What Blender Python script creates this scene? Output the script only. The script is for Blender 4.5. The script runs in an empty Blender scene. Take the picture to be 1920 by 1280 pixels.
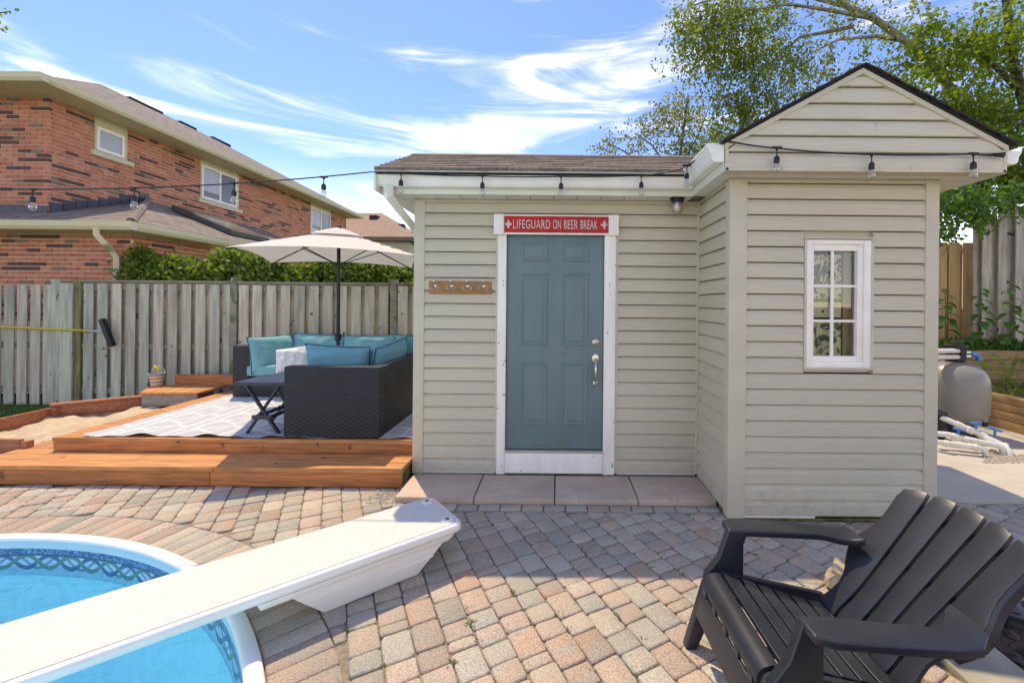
import bpy, bmesh, math, random
import numpy as np
from mathutils import Vector, Matrix
random.seed(7); RNG = np.random.default_rng(11)
R = math.radians
scene = bpy.context.scene
COL = scene.collection

# ---------------------------------------------------------------- camera
CAM_Z = 1.565; FPX = 800.0; CX, CY = 1048.0, 568.0; ROLL = R(0.5)
cd = bpy.data.cameras.new('camera'); cam = bpy.data.objects.new('camera', cd); COL.objects.link(cam)
cam.location = (0, 0, CAM_Z); cam.rotation_euler = (math.pi/2, -ROLL, 0)
cd.sensor_width = 36; cd.lens = FPX/1920*36; cd.shift_x = (960-CX)/1920; cd.shift_y = -(640-CY)/1920
cd.clip_start = 0.05; cd.clip_end = 2000
scene.camera = cam
scene.render.resolution_x = 1024; scene.render.resolution_y = 682

# ---------------------------------------------------------------- light, sky, exposure
SUN = Vector((-0.235, 0.40, 1.0)).normalized()
ld = bpy.data.lights.new('sun', 'SUN'); sun = bpy.data.objects.new('sun', ld); COL.objects.link(sun)
ld.energy = 2.0; ld.angle = R(0.6); ld.color = (1.0, 0.98, 0.95)
sun.rotation_euler = (-SUN).to_track_quat('-Z', 'Y').to_euler(); sun.location = (-3, 6, 12)
scene.view_settings.view_transform = 'Standard'; scene.view_settings.look = 'None'
scene.view_settings.gamma = 1.0; scene.view_settings.use_curve_mapping = False
scene.view_settings.exposure = 0.97
scene.view_settings.use_white_balance = True; scene.view_settings.white_balance_temperature = 10600; scene.view_settings.white_balance_tint = 8

def S(nt, t, **kw):
    n = nt.nodes.new(t)
    for k, v in kw.items(): setattr(n, k, v)
    return n
def setin(nt, sock, v):
    if v is None: return
    if isinstance(v, bpy.types.NodeSocket): nt.links.new(v, sock)
    else:
        if isinstance(v, (tuple, list)) and len(v) == 3 and sock.type == 'RGBA': v = (*v, 1)
        sock.default_value = v
def M(nt, op, a, b=None, c=None, clamp=False):
    n = S(nt, 'ShaderNodeMath', operation=op, use_clamp=clamp)
    for i, v in enumerate((a, b, c)): setin(nt, n.inputs[i], v)
    return n.outputs[0]
def MIX(nt, f, a, b, bt='MIX'):
    n = S(nt, 'ShaderNodeMix', data_type='RGBA', blend_type=bt)
    setin(nt, n.inputs[0], f); setin(nt, n.inputs[6], a); setin(nt, n.inputs[7], b)
    return n.outputs[2]
def RAMP(nt, v, stops):
    n = S(nt, 'ShaderNodeMapRange', interpolation_type='SMOOTHSTEP')
    setin(nt, n.inputs[0], v); n.inputs[1].default_value = stops[0]; n.inputs[2].default_value = stops[1]
    n.inputs[3].default_value = stops[2]; n.inputs[4].default_value = stops[3]
    return n.outputs[0]
def MAP(nt, vec, scale=(1,1,1), rot=(0,0,0), loc=(0,0,0)):
    n = S(nt, 'ShaderNodeMapping'); nt.links.new(vec, n.inputs[0])
    n.inputs[1].default_value = loc; n.inputs[2].default_value = rot; n.inputs[3].default_value = scale
    return n.outputs[0]
def NOISE(nt, vec, scale=5, detail=4, rough=.55, dist=0):
    n = S(nt, 'ShaderNodeTexNoise'); nt.links.new(vec, n.inputs['Vector'])
    n.inputs['Scale'].default_value = scale; n.inputs['Detail'].default_value = detail
    n.inputs['Roughness'].default_value = rough; n.inputs['Distortion'].default_value = dist
    return n.outputs[0]
def XYZ(nt, vec):
    n = S(nt, 'ShaderNodeSeparateXYZ'); nt.links.new(vec, n.inputs[0]); return n.outputs

w = bpy.data.worlds.new('World'); scene.world = w; w.use_nodes = True
nt = w.node_tree; nt.nodes.clear()
sky = S(nt, 'ShaderNodeTexSky', sky_type='NISHITA'); sky.sun_disc = False
sky.sun_elevation = math.asin(SUN.z); sky.sun_rotation = math.atan2(SUN.x, SUN.y)
sky.air_density = 1.0; sky.dust_density = 0.2; sky.ozone_density = 2.0; sky.altitude = 100
tc = S(nt, 'ShaderNodeTexCoord')
g = tc.outputs['Generated']
m1 = MAP(nt, g, (2.0, 2.0, 13.0), (0, R(17), 0), (5.1, 3.3, 2.6))
n1 = NOISE(nt, m1, 1.15, 9, .58, .7)
m2 = MAP(nt, g, (2.4, 2.4, 6.0), (0, R(10), 0), (3.1, .4, 1.7))
n2 = NOISE(nt, m2, 1.3, 3, .5, .2)
wisp = M(nt, 'MULTIPLY', RAMP(nt, n1, (.455, 1.30, 0, 1)), RAMP(nt, n2, (.34, .70, .26, 1)))
zz = XYZ(nt, g)[2]
low = RAMP(nt, zz, (0.0, .30, .22, 0.0))
mask = M(nt, 'ADD', M(nt, 'MULTIPLY', wisp, .66), M(nt, 'MULTIPLY', low, .30), clamp=True)
tint = MIX(nt, 1.0, sky.outputs[0], (.44, .65, 1.18), 'MULTIPLY')
skyc = MIX(nt, mask, tint, (73, 70, 66))
bg = S(nt, 'ShaderNodeBackground'); nt.links.new(skyc, bg.inputs[0]); bg.inputs[1].default_value = 0.15
out = S(nt, 'ShaderNodeOutputWorld'); nt.links.new(bg.outputs[0], out.inputs[0])

# ---------------------------------------------------------------- geometry helpers
_c, _s = math.cos(ROLL), math.sin(ROLL)
def ray(px, py):                     # photo pixel -> (X per metre of depth, Z per metre of depth)
    dx, dy = px-CX, py-CY
    return (dx*_c+dy*_s)/FPX, -(-dx*_s+dy*_c)/FPX
def P(px, py, Y):
    a, b = ray(px, py); return Vector((a*Y, Y, CAM_Z+b*Y))
def G(px, py, z=0.0):
    a, b = ray(px, py); Y = (z-CAM_Z)/b; return Vector((a*Y, Y, z))

class MB:
    def __init__(s): s.v = []; s.f = []; s.m = []; s.uv = None
    def add(s, vs, fs, mi=0):
        o = len(s.v); s.v += [tuple(p) for p in vs]
        s.f += [tuple(i+o for i in f) for f in fs]; s.m += [mi]*len(fs); return s
    def box(s, x0, x1, y0, y1, z0, z1, mi=0):
        return s.add([(x0,y0,z0),(x1,y0,z0),(x1,y1,z0),(x0,y1,z0),(x0,y0,z1),(x1,y0,z1),(x1,y1,z1),(x0,y1,z1)],
            [(0,3,2,1),(4,5,6,7),(0,1,5,4),(1,2,6,5),(2,3,7,6),(3,0,4,7)], mi)
    def bar(s, a, b, w, t, up=(0,0,1), mi=0):          # box from a to b, width w (across), thickness t (along up)
        a, b = Vector(a), Vector(b); d = (b-a).normalized(); u = Vector(up); sd = d.cross(u)
        if sd.length < 1e-4: sd = d.cross(Vector((1,0,0)))
        sd.normalize(); u = sd.cross(d).normalized(); vs = []
        for p in (a, b):
            for i, j in ((-1,-1),(1,-1),(1,1),(-1,1)): vs.append(p+sd*(w/2*i)+u*(t/2*j))
        return s.add(vs, [(0,1,2,3),(7,6,5,4),(0,4,5,1),(1,5,6,2),(2,6,7,3),(3,7,4,0)], mi)
    def tube(s, pts, r, n=8, cap=True, mi=0):
        pts = [Vector(p) for p in pts]; k = len(pts); rs = r if isinstance(r, (list, tuple)) else [r]*k
        vs = []; prev = None
        for i, p in enumerate(pts):
            d = (pts[min(i+1,k-1)]-pts[max(i-1,0)]).normalized()
            if prev is None:
                a = Vector((0,0,1)) if abs(d.z) < .9 else Vector((1,0,0)); x = d.cross(a).normalized()
            else: x = (prev-d*prev.dot(d)).normalized()
            prev = x; y = d.cross(x)
            for j in range(n):
                t = 2*math.pi*j/n; vs.append(p+(x*math.cos(t)+y*math.sin(t))*rs[i])
        fs = [(i*n+j, i*n+(j+1)%n, (i+1)*n+(j+1)%n, (i+1)*n+j) for i in range(k-1) for j in range(n)]
        if cap: fs += [tuple(range(n-1,-1,-1)), tuple(range((k-1)*n, k*n))]
        return s.add(vs, fs, mi)
    def lathe(s, c, prof, n=24, mi=0, cap=True):                 # prof: (radius, z) list
        vs = []; k = len(prof)
        for r, z in prof:
            for j in range(n):
                t = 2*math.pi*j/n; vs.append((c[0]+r*math.cos(t), c[1]+r*math.sin(t), c[2]+z))
        fs = [(i*n+j, i*n+(j+1)%n, (i+1)*n+(j+1)%n, (i+1)*n+j) for i in range(k-1) for j in range(n)]
        if cap and prof[0][0] > 1e-6: fs.append(tuple(range(n-1,-1,-1)))
        if cap and prof[-1][0] > 1e-6: fs.append(tuple(range((k-1)*n, k*n)))
        return s.add(vs, fs, mi)
    def ext(s, prof, p0, p1, out, z0=0, mi=0, lim=None): # prof (out, z) extruded from p0 to p1 (XY); lim(z)->(t0,t1) along
        p0, p1, out = Vector(p0).to_2d(), Vector(p1).to_2d(), Vector(out).to_2d(); n = len(prof); vs = []
        d = (p1-p0); L = d.length; d = d/L
        for e in (0, 1):
            for o, z in prof:
                t = (0, L)[e] if lim is None else lim(z0+z)[e]
                q = p0+d*t+out*o; vs.append((q.x, q.y, z0+z))
        fs = [(i, (i+1)%n, n+(i+1)%n, n+i) for i in range(n)]+[tuple(range(n-1,-1,-1)), tuple(range(n, 2*n))]
        return s.add(vs, fs, mi)
    def prism(s, poly, z0, z1, mi=0):
        n = len(poly)
        return s.add([(x,y,z0) for x,y in poly]+[(x,y,z1) for x,y in poly],
            [tuple(range(n-1,-1,-1)), tuple(range(n,2*n))]+[(i,(i+1)%n,n+(i+1)%n,n+i) for i in range(n)], mi)
    def stone(s, poly, z0, z1, ins=((0,.009),(.003,.003),(.008,0)), mi=0):   # rounded-top prism of a convex polygon (CCW)
        n = len(poly); c = (sum(p[0] for p in poly)/n, sum(p[1] for p in poly)/n)
        def inset(d):
            r = []
            for x, y in poly:
                l = math.hypot(x-c[0], y-c[1]) or 1; k = max(.25, 1-d*1.3/l); r.append((c[0]+(x-c[0])*k, c[1]+(y-c[1])*k))
            return r
        rings = [[(x,y,z0) for x,y in poly]]+[[(x,y,z1-dz) for x,y in inset(i)] for i, dz in ins]
        vs = [p for r in rings for p in r]; k = len(rings)
        fs = [(i*n+j, i*n+(j+1)%n, (i+1)*n+(j+1)%n, (i+1)*n+j) for i in range(k-1) for j in range(n)]+[tuple(range((k-1)*n, k*n))]
        return s.add(vs, fs, mi)

WL = {}
def mesh(name, mb, mats, smooth=False, bevel=0, seg=2):
    me = bpy.data.meshes.new(name); me.from_pydata(mb.v, [], mb.f)
    mats = mats if isinstance(mats, (list, tuple)) else [mats]
    for m in mats: me.materials.append(m)
    if len(mats) > 1: me.polygons.foreach_set('material_index', mb.m)
    bm = bmesh.new(); bm.from_mesh(me)
    bmesh.ops.recalc_face_normals(bm, faces=bm.faces)
    if bevel:
        es = [e for e in bm.edges if len(e.link_faces) == 2 and e.calc_face_angle(0) > .5]
        bmesh.ops.bevel(bm, geom=es, offset=bevel, segments=seg, affect='EDGES', profile=.6, clamp_overlap=True)
    bm.to_mesh(me); bm.free()
    if smooth or bevel:
        me.polygons.foreach_set('use_smooth', [True]*len(me.polygons))
        try: me.set_sharp_from_angle(angle=R(60 if smooth is True else 40))
        except Exception: pass
    me.update(); return me
def obj(name, mb, mats, parent=None, smooth=False, bevel=0, seg=2, loc=None):
    me = mb if isinstance(mb, bpy.types.Mesh) else mesh(name, mb, mats, smooth, bevel, seg)
    o = bpy.data.objects.new(name, me); COL.objects.link(o)
    l = Vector(loc or (0,0,0))
    if parent is not None:
        o.parent = parent; l = l-WL.get(parent.name, Vector())
        WL[o.name] = WL.get(parent.name, Vector())+l
    else: WL[o.name] = l
    o.location = l
    return o
def thing(name, label, cat, loc=(0,0,0), group=None, rz=0, local=False):
    o = bpy.data.objects.new(name, None); COL.objects.link(o); o.location = loc; o.rotation_euler = (0,0,rz)
    o.empty_display_size = .1; WL[o.name] = Vector() if local else Vector(loc)
    return tag(o, label, cat, group)
def tag(o, label=None, cat=None, group=None, kind=None):
    if label: o['label'] = label
    if cat: o['category'] = cat
    if group: o['group'] = group
    if kind: o['kind'] = kind
    return o
def struct(name, mb, mats, **k):
    return tag(obj(name, mb, mats, **k), kind='structure')
def copy_tree(o, parent=None):
    c = o.copy(); COL.objects.link(c)
    if parent is not None: c.parent = parent
    for ch in list(o.children): copy_tree(ch, c)
    return c

# ---------------------------------------------------------------- materials
def base_mat(name):
    m = bpy.data.materials.new(name); m.use_nodes = True; nt = m.node_tree; nt.nodes.clear()
    o = S(nt, 'ShaderNodeOutputMaterial'); b = S(nt, 'ShaderNodeBsdfPrincipled'); nt.links.new(b.outputs[0], o.inputs[0])
    return m, nt, b, o
def POS(nt): return S(nt, 'ShaderNodeNewGeometry').outputs['Position']
def BUMP(nt, b, h, strength=.3, dist=.01):
    n = S(nt, 'ShaderNodeBump'); n.inputs['Strength'].default_value = strength; n.inputs['Distance'].default_value = dist
    nt.links.new(h, n.inputs['Height']); nt.links.new(n.outputs[0], b.inputs['Normal'])
def PM(name, col, rough=.6, var=.12, scale=6, stretch=(1,1,1), bump=0, bdist=.004, bscale=None, col2=None, metal=0, spots=None, spec=.5, big=0, coord=None, rnd=0, splash=None):
    m, nt, b, o = base_mat(name)
    p = POS(nt) if coord is None else S(nt, 'ShaderNodeTexCoord').outputs[coord]
    v = MAP(nt, p, stretch); n = NOISE(nt, v, scale, 5, .6)
    dark = tuple(c*(1-var) for c in col) if col2 is None else col2
    lite = tuple(min(1, c*(1+var)) for c in col)
    c = MIX(nt, RAMP(nt, n, (.28, .72, 0, 1)), dark, lite)
    if big: c = MIX(nt, M(nt, 'MULTIPLY', RAMP(nt, NOISE(nt, p, .9, 3), (.4, .7, 0, 1)), big), c, tuple(x*.55 for x in col))
    if spots:   # (scale, threshold, colour)
        s = NOISE(nt, p, spots[0], 2, .5); c = MIX(nt, RAMP(nt, s, (spots[1], spots[1]+.05, 0, 1)), c, spots[2])
    if splash:  # (height, colour) soil splashed up from the ground
        zz_ = XYZ(nt, POS(nt))[2]; k = M(nt, 'MULTIPLY', RAMP(nt, zz_, (.0, splash[0], 1, 0)), RAMP(nt, NOISE(nt, POS(nt), 11, 5, .7), (.42, .70, 0, .45)))
        c = MIX(nt, k, c, splash[1])
    if rnd:
        oi = S(nt, 'ShaderNodeObjectInfo').outputs['Random']
        c = MIX(nt, 1.0, c, M(nt, 'MULTIPLY_ADD', oi, rnd*2, 1-rnd), 'MULTIPLY')
    nt.links.new(c, b.inputs['Base Color']); b.inputs['Roughness'].default_value = rough
    b.inputs['Metallic'].default_value = metal; b.inputs['Specular IOR Level'].default_value = spec
    if bump: BUMP(nt, b, NOISE(nt, v, bscale or scale*2, 4, .65), bump, bdist)
    return m
def leaf_mat(name, c1, c2, trans=.35, rough=.55):
    m, nt, b, o = base_mat(name)
    rp = S(nt, 'ShaderNodeNewGeometry').outputs['Random Per Island']
    c = MIX(nt, rp, c1, c2); nt.links.new(c, b.inputs['Base Color']); b.inputs['Roughness'].default_value = rough
    b.inputs['Specular IOR Level'].default_value = .35
    t = S(nt, 'ShaderNodeBsdfTranslucent'); nt.links.new(MIX(nt, 1, c, (1.35, 1.4, .6), 'MULTIPLY'), t.inputs[0])
    x = S(nt, 'ShaderNodeMixShader'); x.inputs[0].default_value = trans
    nt.links.new(b.outputs[0], x.inputs[1]); nt.links.new(t.outputs[0], x.inputs[2]); nt.links.new(x.outputs[0], o.inputs[0])
    return m

# palette
m_siding = PM('vinyl_siding', (.575,.51,.38), .55, .09, 5, (1.2,1.2,60), .25, .0015, 9, rnd=.045, big=.10, splash=(.42,(.33,.27,.19)))
m_gable = PM('weathered_siding', (.64,.58,.45), .6, .10, 4, (1.2,1.2,50), .25, .0015, 9, big=.22, spots=(9,.70,(.50,.47,.37)))
m_trim = PM('siding_trim', (.585,.52,.395), .5, .05, 4)
m_white = PM('white_paint', (.92,.86,.77), .45, .05, 7, big=.05)
m_whitew = PM('weathered_white_paint', (.90,.84,.76), .6, .08, 9, (1,1,.2), .15, .001, spots=(26,.70,(.30,.25,.20)))
m_gutter = PM('gutter_white', (.90,.87,.79), .35, .05, 4, big=.10)
m_fascia = PM('fascia_metal', (.72,.74,.65), .4, .05, 5)
m_soffit = PM('soffit_vinyl', (.72,.70,.62), .6, .08, 240, (1,1,1))
m_black = PM('black_rubber', (.012,.012,.013), .5, .2, 20)
m_wood_grey = PM('weathered_timber', (.27,.245,.205), .85, .3, 3, (3,30,30), .3, .002)
m_moss = PM('mossy_timber', (.17,.15,.065), .9, .4, 12, col2=(.06,.07,.02))
m_slab = PM('slab_concrete', (.56,.42,.325), .85, .12, 5, big=.25, bump=.3, bdist=.002, bscale=90, spots=(45,.68,(.24,.19,.16)), rnd=.04)
m_joint = PM('joint_sand', (.25,.20,.145), .95, .3, 30, bump=.5, bdist=.003, bscale=120, spots=(3.2,.60,(.075,.09,.035)))
PAVE = [(.47,.35,.27),(.45,.34,.265),(.405,.375,.31),(.35,.325,.27),(.46,.395,.305),(.44,.295,.215)]
def paver_mat(n, c, c2):
    m, nt, b, o = base_mat('paver_'+n); p = POS(nt)
    oi = S(nt, 'ShaderNodeObjectInfo').outputs['Random']; ri = S(nt, 'ShaderNodeNewGeometry').outputs['Random Per Island']
    r_ = M(nt, 'FRACT', M(nt, 'ADD', oi, ri))
    off = S(nt, 'ShaderNodeVectorMath', operation='ADD'); nt.links.new(p, off.inputs[0]); cb = S(nt, 'ShaderNodeCombineXYZ'); nt.links.new(M(nt, 'MULTIPLY', r_, 37.0), cb.inputs[2]); nt.links.new(cb.outputs[0], off.inputs[1])
    k = RAMP(nt, NOISE(nt, off.outputs[0], 7, 3, .55), (.42, .66, 0, .8)); col = MIX(nt, k, c, c2)
    g1 = NOISE(nt, p, 130, 3, .7); col = MIX(nt, 1, col, RAMP(nt, g1, (.25, .75, .62, 1.38)), 'MULTIPLY')
    col = MIX(nt, RAMP(nt, NOISE(nt, p, 210, 2), (.64, .70, 0, .6)), col, (.72,.66,.58))
    col = MIX(nt, M(nt, 'MULTIPLY', RAMP(nt, NOISE(nt, p, 1.3, 4, .6), (.45, .72, 0, 1)), .28), col, (.20,.17,.135))
    col = MIX(nt, 1, col, M(nt, 'MULTIPLY_ADD', r_, .26, .87), 'MULTIPLY')
    nt.links.new(col, b.inputs['Base Color']); b.inputs['Roughness'].default_value = .88
    BUMP(nt, b, M(nt, 'ADD', g1, M(nt, 'MULTIPLY', NOISE(nt, p, 24, 3), 1.2)), .75, .006); return m
m_pave = [paver_mat(n, c, c2) for n, c, c2 in zip(('salmon','rose','grey','slate','tan','russet'), PAVE, (PAVE[2],PAVE[3],PAVE[4],PAVE[2],PAVE[0],PAVE[3]))]
m_grass = PM('lawn_soil', (.075,.10,.03), .95, .4, 4)
m_concrete = PM('concrete', (.50,.45,.37), .85, .10, 3, big=.15, bump=.2, bdist=.002, bscale=60)
m_soil = PM('garden_soil', (.075,.05,.035), .95, .5, 22, bump=.8, bdist=.02, bscale=30)

# ---------------------------------------------------------------- ground, patio, pool
PC = Vector((-3.4, 0.0)); PR = 2.82
def annulus(mb, r0, outer, z, n=96):
    vs = []; 
    for i in range(n):
        t = 2*math.pi*i/n; d = (math.cos(t), math.sin(t)); ro = outer(t)
        vs += [(PC.x+d[0]*r0, PC.y+d[1]*r0, z), (PC.x+d[0]*ro, PC.y+d[1]*ro, z)]
    return mb.add(vs, [(2*i, 2*i+1, (2*i+3)%(2*n), (2*i+2)%(2*n)) for i in range(n)])
def rect_r(x0, x1, y0, y1):
    def f(t):
        dx, dy = math.cos(t), math.sin(t); r = 1e9
        if dx > 1e-9: r = min(r, (x1-PC.x)/dx)
        if dx < -1e-9: r = min(r, (x0-PC.x)/dx)
        if dy > 1e-9: r = min(r, (y1-PC.y)/dy)
        if dy < -1e-9: r = min(r, (y0-PC.y)/dy)
        return r
    return f
struct('ground', annulus(MB(), 2.77, lambda t: 400.0, -.05), m_grass)
patio = struct('patio', annulus(MB(), 2.78, rect_r(-8, 5.6, -3, 3.66), -.016, 240), m_joint)

def clip(poly, n, d):                        # keep points with n.p <= d
    out = []
    for i in range(len(poly)):
        a, b = poly[i], poly[(i+1)%len(poly)]
        da, db = n[0]*a[0]+n[1]*a[1]-d, n[0]*b[0]+n[1]*b[1]-d
        if da <= 0: out.append(a)
        if (da < 0) != (db < 0) and abs(da-db) > 1e-9:
            t = da/(da-db); out.append((a[0]+(b[0]-a[0])*t, a[1]+(b[1]-a[1])*t))
    return out
def area(p): return .5*sum(p[i][0]*p[(i+1)%len(p)][1]-p[(i+1)%len(p)][0]*p[i][1] for i in range(len(p)))
def rrect(l, w, c=.010):                     # rectangle with cut corners, CCW
    a, b = l/2, w/2
    return [(-a+c,-b),(a-c,-b),(a,-b+c),(a,b-c),(a-c,b),(-a+c,b),(-a,b-c),(-a,-b+c)]
pavers = []                                   # (world polygon, material index, lift, share key)
ANG = math.atan2(800, -422); cdir = (math.cos(ANG), math.sin(ANG)); edir = (cdir[1], -cdir[0])
CW = .134; rr = random.Random(3)
RING = PR+.265
def near_field(c):
    x, y = c
    if (Vector(c)-PC).length < RING-.02: return False
    if y > 3.60: return False
    if -1.26 < x < 1.26 and y > 3.25: return False
    if 1.24 < x < 2.78 and y > 3.14: return False
    if x > 2.74 and y > 3.40: return False
    if x > 1.72 and y < 2.48 + (x-1.72)*.25: return False
    return y > .9 and -6.2 < x < 4.6
for k in range(-60, 45):
    v = -3.0+rr.random()*.2
    while v < 9:
        L = rr.choices((.112,.168,.062), (.50,.38,.12))[0]; L *= rr.uniform(.97,1.03)
        u = k*CW; cxy = (edir[0]*u+cdir[0]*(v+L/2), edir[1]*u+cdir[1]*(v+L/2)); v += L+.0045
        if not near_field(cxy): continue
        a = ANG+rr.uniform(-.02,.02); ca, sa = math.cos(a), math.sin(a)
        poly = [(cxy[0]+p[0]*ca-p[1]*sa+rr.uniform(-.0025,.0025), cxy[1]+p[0]*sa+p[1]*ca+rr.uniform(-.0025,.0025)) for p in rrect(L, CW-.004, rr.uniform(.006,.014))]
        full = True
        dd = Vector(cxy)-PC; r = dd.length
        for n_, d_ in (((-dd.x/r,-dd.y/r), -(PC.dot(dd)/r+RING)), ((0,1), 3.215 if -1.3 < cxy[0] < 1.26 else (3.09 if 1.2 < cxy[0] < 2.78 else (3.595 if cxy[0] < 0 else 3.395)))):
            q = clip(poly, n_, d_)
            if len(q) != len(poly) or any(abs(q[i][0]-poly[i][0])+abs(q[i][1]-poly[i][1]) > 1e-6 for i in range(len(q))): full = False
            poly = q
            if len(poly) < 3: break
        if len(poly) < 3 or area(poly) < .0011: continue
        mi = rr.choices(range(6), (.27,.20,.22,.12,.12,.07))[0]
        pavers.append((poly, mi, rr.uniform(-.004,.003), cxy))
n_ring = int(2*math.pi*(PR+.14)/.112)
for i in range(n_ring):                       # soldier course round the pool
    t = 2*math.pi*(i+.5)/n_ring; h = math.pi/n_ring*.965
    if not (-.35 < t < 2.4 or t > 5.9): continue
    a0, a1 = t-h, t+h; r0, r1 = PR+.005, RING-.004
    poly = [(PC.x+r*math.cos(a), PC.y+r*math.sin(a)) for r, a in ((r0,a0),(r1-.008,a0),(r1,a0+h*.15),(r1,a1-h*.15),(r1-.008,a1),(r0,a1))]
    pavers.append((poly, rr.choices(range(6), (.30,.25,.18,.10,.12,.05))[0], rr.uniform(0,.003), (PC.x+(PR+.13)*math.cos(t), PC.y+(PR+.13)*math.sin(t))))
x = -1.27
while x < 1.2:                                # border row along the slabs
    L = .168*rr.uniform(.97,1.03)
    pavers.append(([(x+p[0]+L/2, 3.267+p[1]) for p in rrect(L-.006, .092)], rr.choices(range(6), (.3,.2,.2,.15,.1,.05))[0], rr.uniform(-.002,.002), (x+L/2, 3.267))); x += L
def in_view(c):
    if c[1] < 1.6: return False
    px = CX+FPX*c[0]/c[1]; return -30 < px < 1950
def covered(c):   # under the diving board or behind the chair: still there, but hidden
    return False
vis = sorted([p for p in pavers if in_view(p[3])], key=lambda p: p[3][1]**2+.3*p[3][0]**2-8*area(p[0]))
for poly, mi, dz, c in vis[:300]:
    mb = MB().stone([(x-c[0], y-c[1]) for x, y in poly], -.05, dz)
    obj('paver', mb, m_pave[mi], patio, smooth=True, loc=(c[0], c[1], 0))
mb = MB(); ids = {id(p) for p in vis[:300]}
for p in pavers:
    if id(p) not in ids: mb.stone(p[0], -.05, p[2], mi=p[1])
tag(obj('pavers', mb, m_pave, patio, smooth=True), kind='stuff')

# unseen paving carried on behind the camera, added to bounce warm light
m_pfar = PM('paver_field', (.50,.37,.265), .85, .25, 7, bump=.4, bdist=.004, bscale=60)
struct('patio_bounce', MB().add([(-.5,-9,-.004),(7,-9,-.004),(7,.86,-.004),(-.45,.86,-.004),(-8,-9,-.004),(-8,-3.2,-.004),(-.5,-3.2,-.004)], [(0,1,2,3),(4,0,6,5)]), m_pfar)
# slabs in front of the door
slabs = struct('slab_path', MB().box(-1.27, 1.24, 3.34, 3.80, -.045, .0), m_joint)
xs = [-1.27, -.652, -.02, .632, 1.245]
for i in range(4):
    x0, x1 = xs[i]+.004, xs[i+1]-.004
    y0 = 3.325+.006*random.random()
    mb = MB().prism([(x0,y0),(x1,y0+random.uniform(-.006,.006)),(x1-.004,3.775),(x0,3.775)], -.02, .043+random.uniform(-.003,.003))
    obj('slab', mb, m_slab, slabs, bevel=.006)

# gravel gutter between deck step and slabs
gp = RNG.random((900, 3)); mb = MB()
for a, b, c in gp:
    x, y = -1.50+a*.30, 3.30+b*.5
    if x < -1.33 and y > 3.58: continue
    s = .007+.011*c; z = -.012+.004*c
    vs = [(x+s*math.cos(t+c*6), y+s*math.sin(t+c*6), z+s*.35*(j%2)) for j, t in enumerate((0,1.3,2.5,3.8,5.0))]
    mb.add(vs+[(x,y,z+s)], [(i,(i+1)%5,5) for i in range(5)])
m_gravel = PM('gravel', (.38,.33,.26), .9, .5, 60)
tag(obj('gravel', mb, m_gravel), 'loose pale gravel in the gap beside the deck step', 'gravel', kind='stuff')

# pool
pool = thing('swimming_pool', 'round swimming pool with white rim and braid patterned blue liner', 'pool', (PC.x, PC.y, 0))
m_cop = PM('pool_rim_plastic', (.80,.81,.80), .32, .04, 5)
obj('coping', MB().lathe((PC.x,PC.y,0), [(PR-.070,.002),(PR-.074,.012),(PR-.068,.022),(PR-.052,.029),(PR-.022,.028),(PR-.005,.020),(PR,.0),(PR,-.05)], 160, cap=False), m_cop, pool, smooth=True)
obj('rim_track', MB().lathe((PC.x,PC.y,0), [(PR-.069,.004),(PR-.062,-.005),(PR-.070,-.03),(PR-.066,-.062)], 160, cap=False), PM('pool_track', (.42,.66,.76), .4, .05, 6), pool, smooth=True)
m_liner, nt, b, o = base_mat('pool_liner')
pz = POS(nt); c = MIX(nt, RAMP(nt, NOISE(nt, pz, 18, 4), (.35,.65,0,1)), (.26,.74,.92), (.34,.80,.94))
nt.links.new(c, b.inputs['Base Color']); b.inputs['Roughness'].default_value = .5
obj('liner', MB().lathe((PC.x,PC.y,0), [(PR-.07,-.215),(PR-.07,-1.15),(PR-.35,-1.32),(1.2,-1.5),(0.001,-1.5)], 128, cap=False), m_liner, pool, smooth=True)
m_band, nt, b, o = base_mat('liner_border')
sx = XYZ(nt, POS(nt)); ang = M(nt, 'ARCTAN2', M(nt, 'SUBTRACT', sx[1], PC.y), M(nt, 'SUBTRACT', sx[0], PC.x))
u = M(nt, 'MULTIPLY', ang, (PR-.11)*2*math.pi/.30); v = sx[2]
vc = M(nt, 'ADD', v, .128)
s1 = M(nt, 'MULTIPLY', M(nt, 'SINE', u), .040); s2 = M(nt, 'MULTIPLY', M(nt, 'COSINE', M(nt,'MULTIPLY',u,1.0)), .040)
d1 = M(nt, 'LESS_THAN', M(nt, 'ABSOLUTE', M(nt, 'SUBTRACT', vc, s1)), .015)
d2 = M(nt, 'LESS_THAN', M(nt, 'ABSOLUTE', M(nt, 'ADD', vc, s1)), .015)
d3 = M(nt, 'LESS_THAN', M(nt, 'ABSOLUTE', M(nt, 'ADD', vc, s2)), .010)
nz = NOISE(nt, POS(nt), 55, 4)
c = MIX(nt, RAMP(nt, nz, (.35,.65,0,1)), (.30,.58,.76), (.22,.50,.70))
c = MIX(nt, d3, c, (.10,.26,.36)); c = MIX(nt, d2, c, MIX(nt, nz, (.005,.07,.17), (.03,.20,.36))); c = MIX(nt, d1, c, MIX(nt, nz, (.03,.16,.15), (.10,.30,.26)))
top = M(nt, 'GREATER_THAN', v, -.082); c = MIX(nt, top, c, MIX(nt, RAMP(nt, nz, (.4,.62,0,1)), (.01,.09,.24), (.10,.32,.50)))
edge = M(nt, 'MULTIPLY', M(nt, 'GREATER_THAN', v, -.090), M(nt, 'LESS_THAN', v, -.082)); c = MIX(nt, edge, c, (.02,.06,.14))
nt.links.new(c, b.inputs['Base Color']); b.inputs['Roughness'].default_value = .35
obj('liner_border', MB().lathe((PC.x,PC.y,0), [(PR-.068,-.04),(PR-.069,-.225)], 160, cap=False), m_band, pool, smooth=True)
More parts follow.
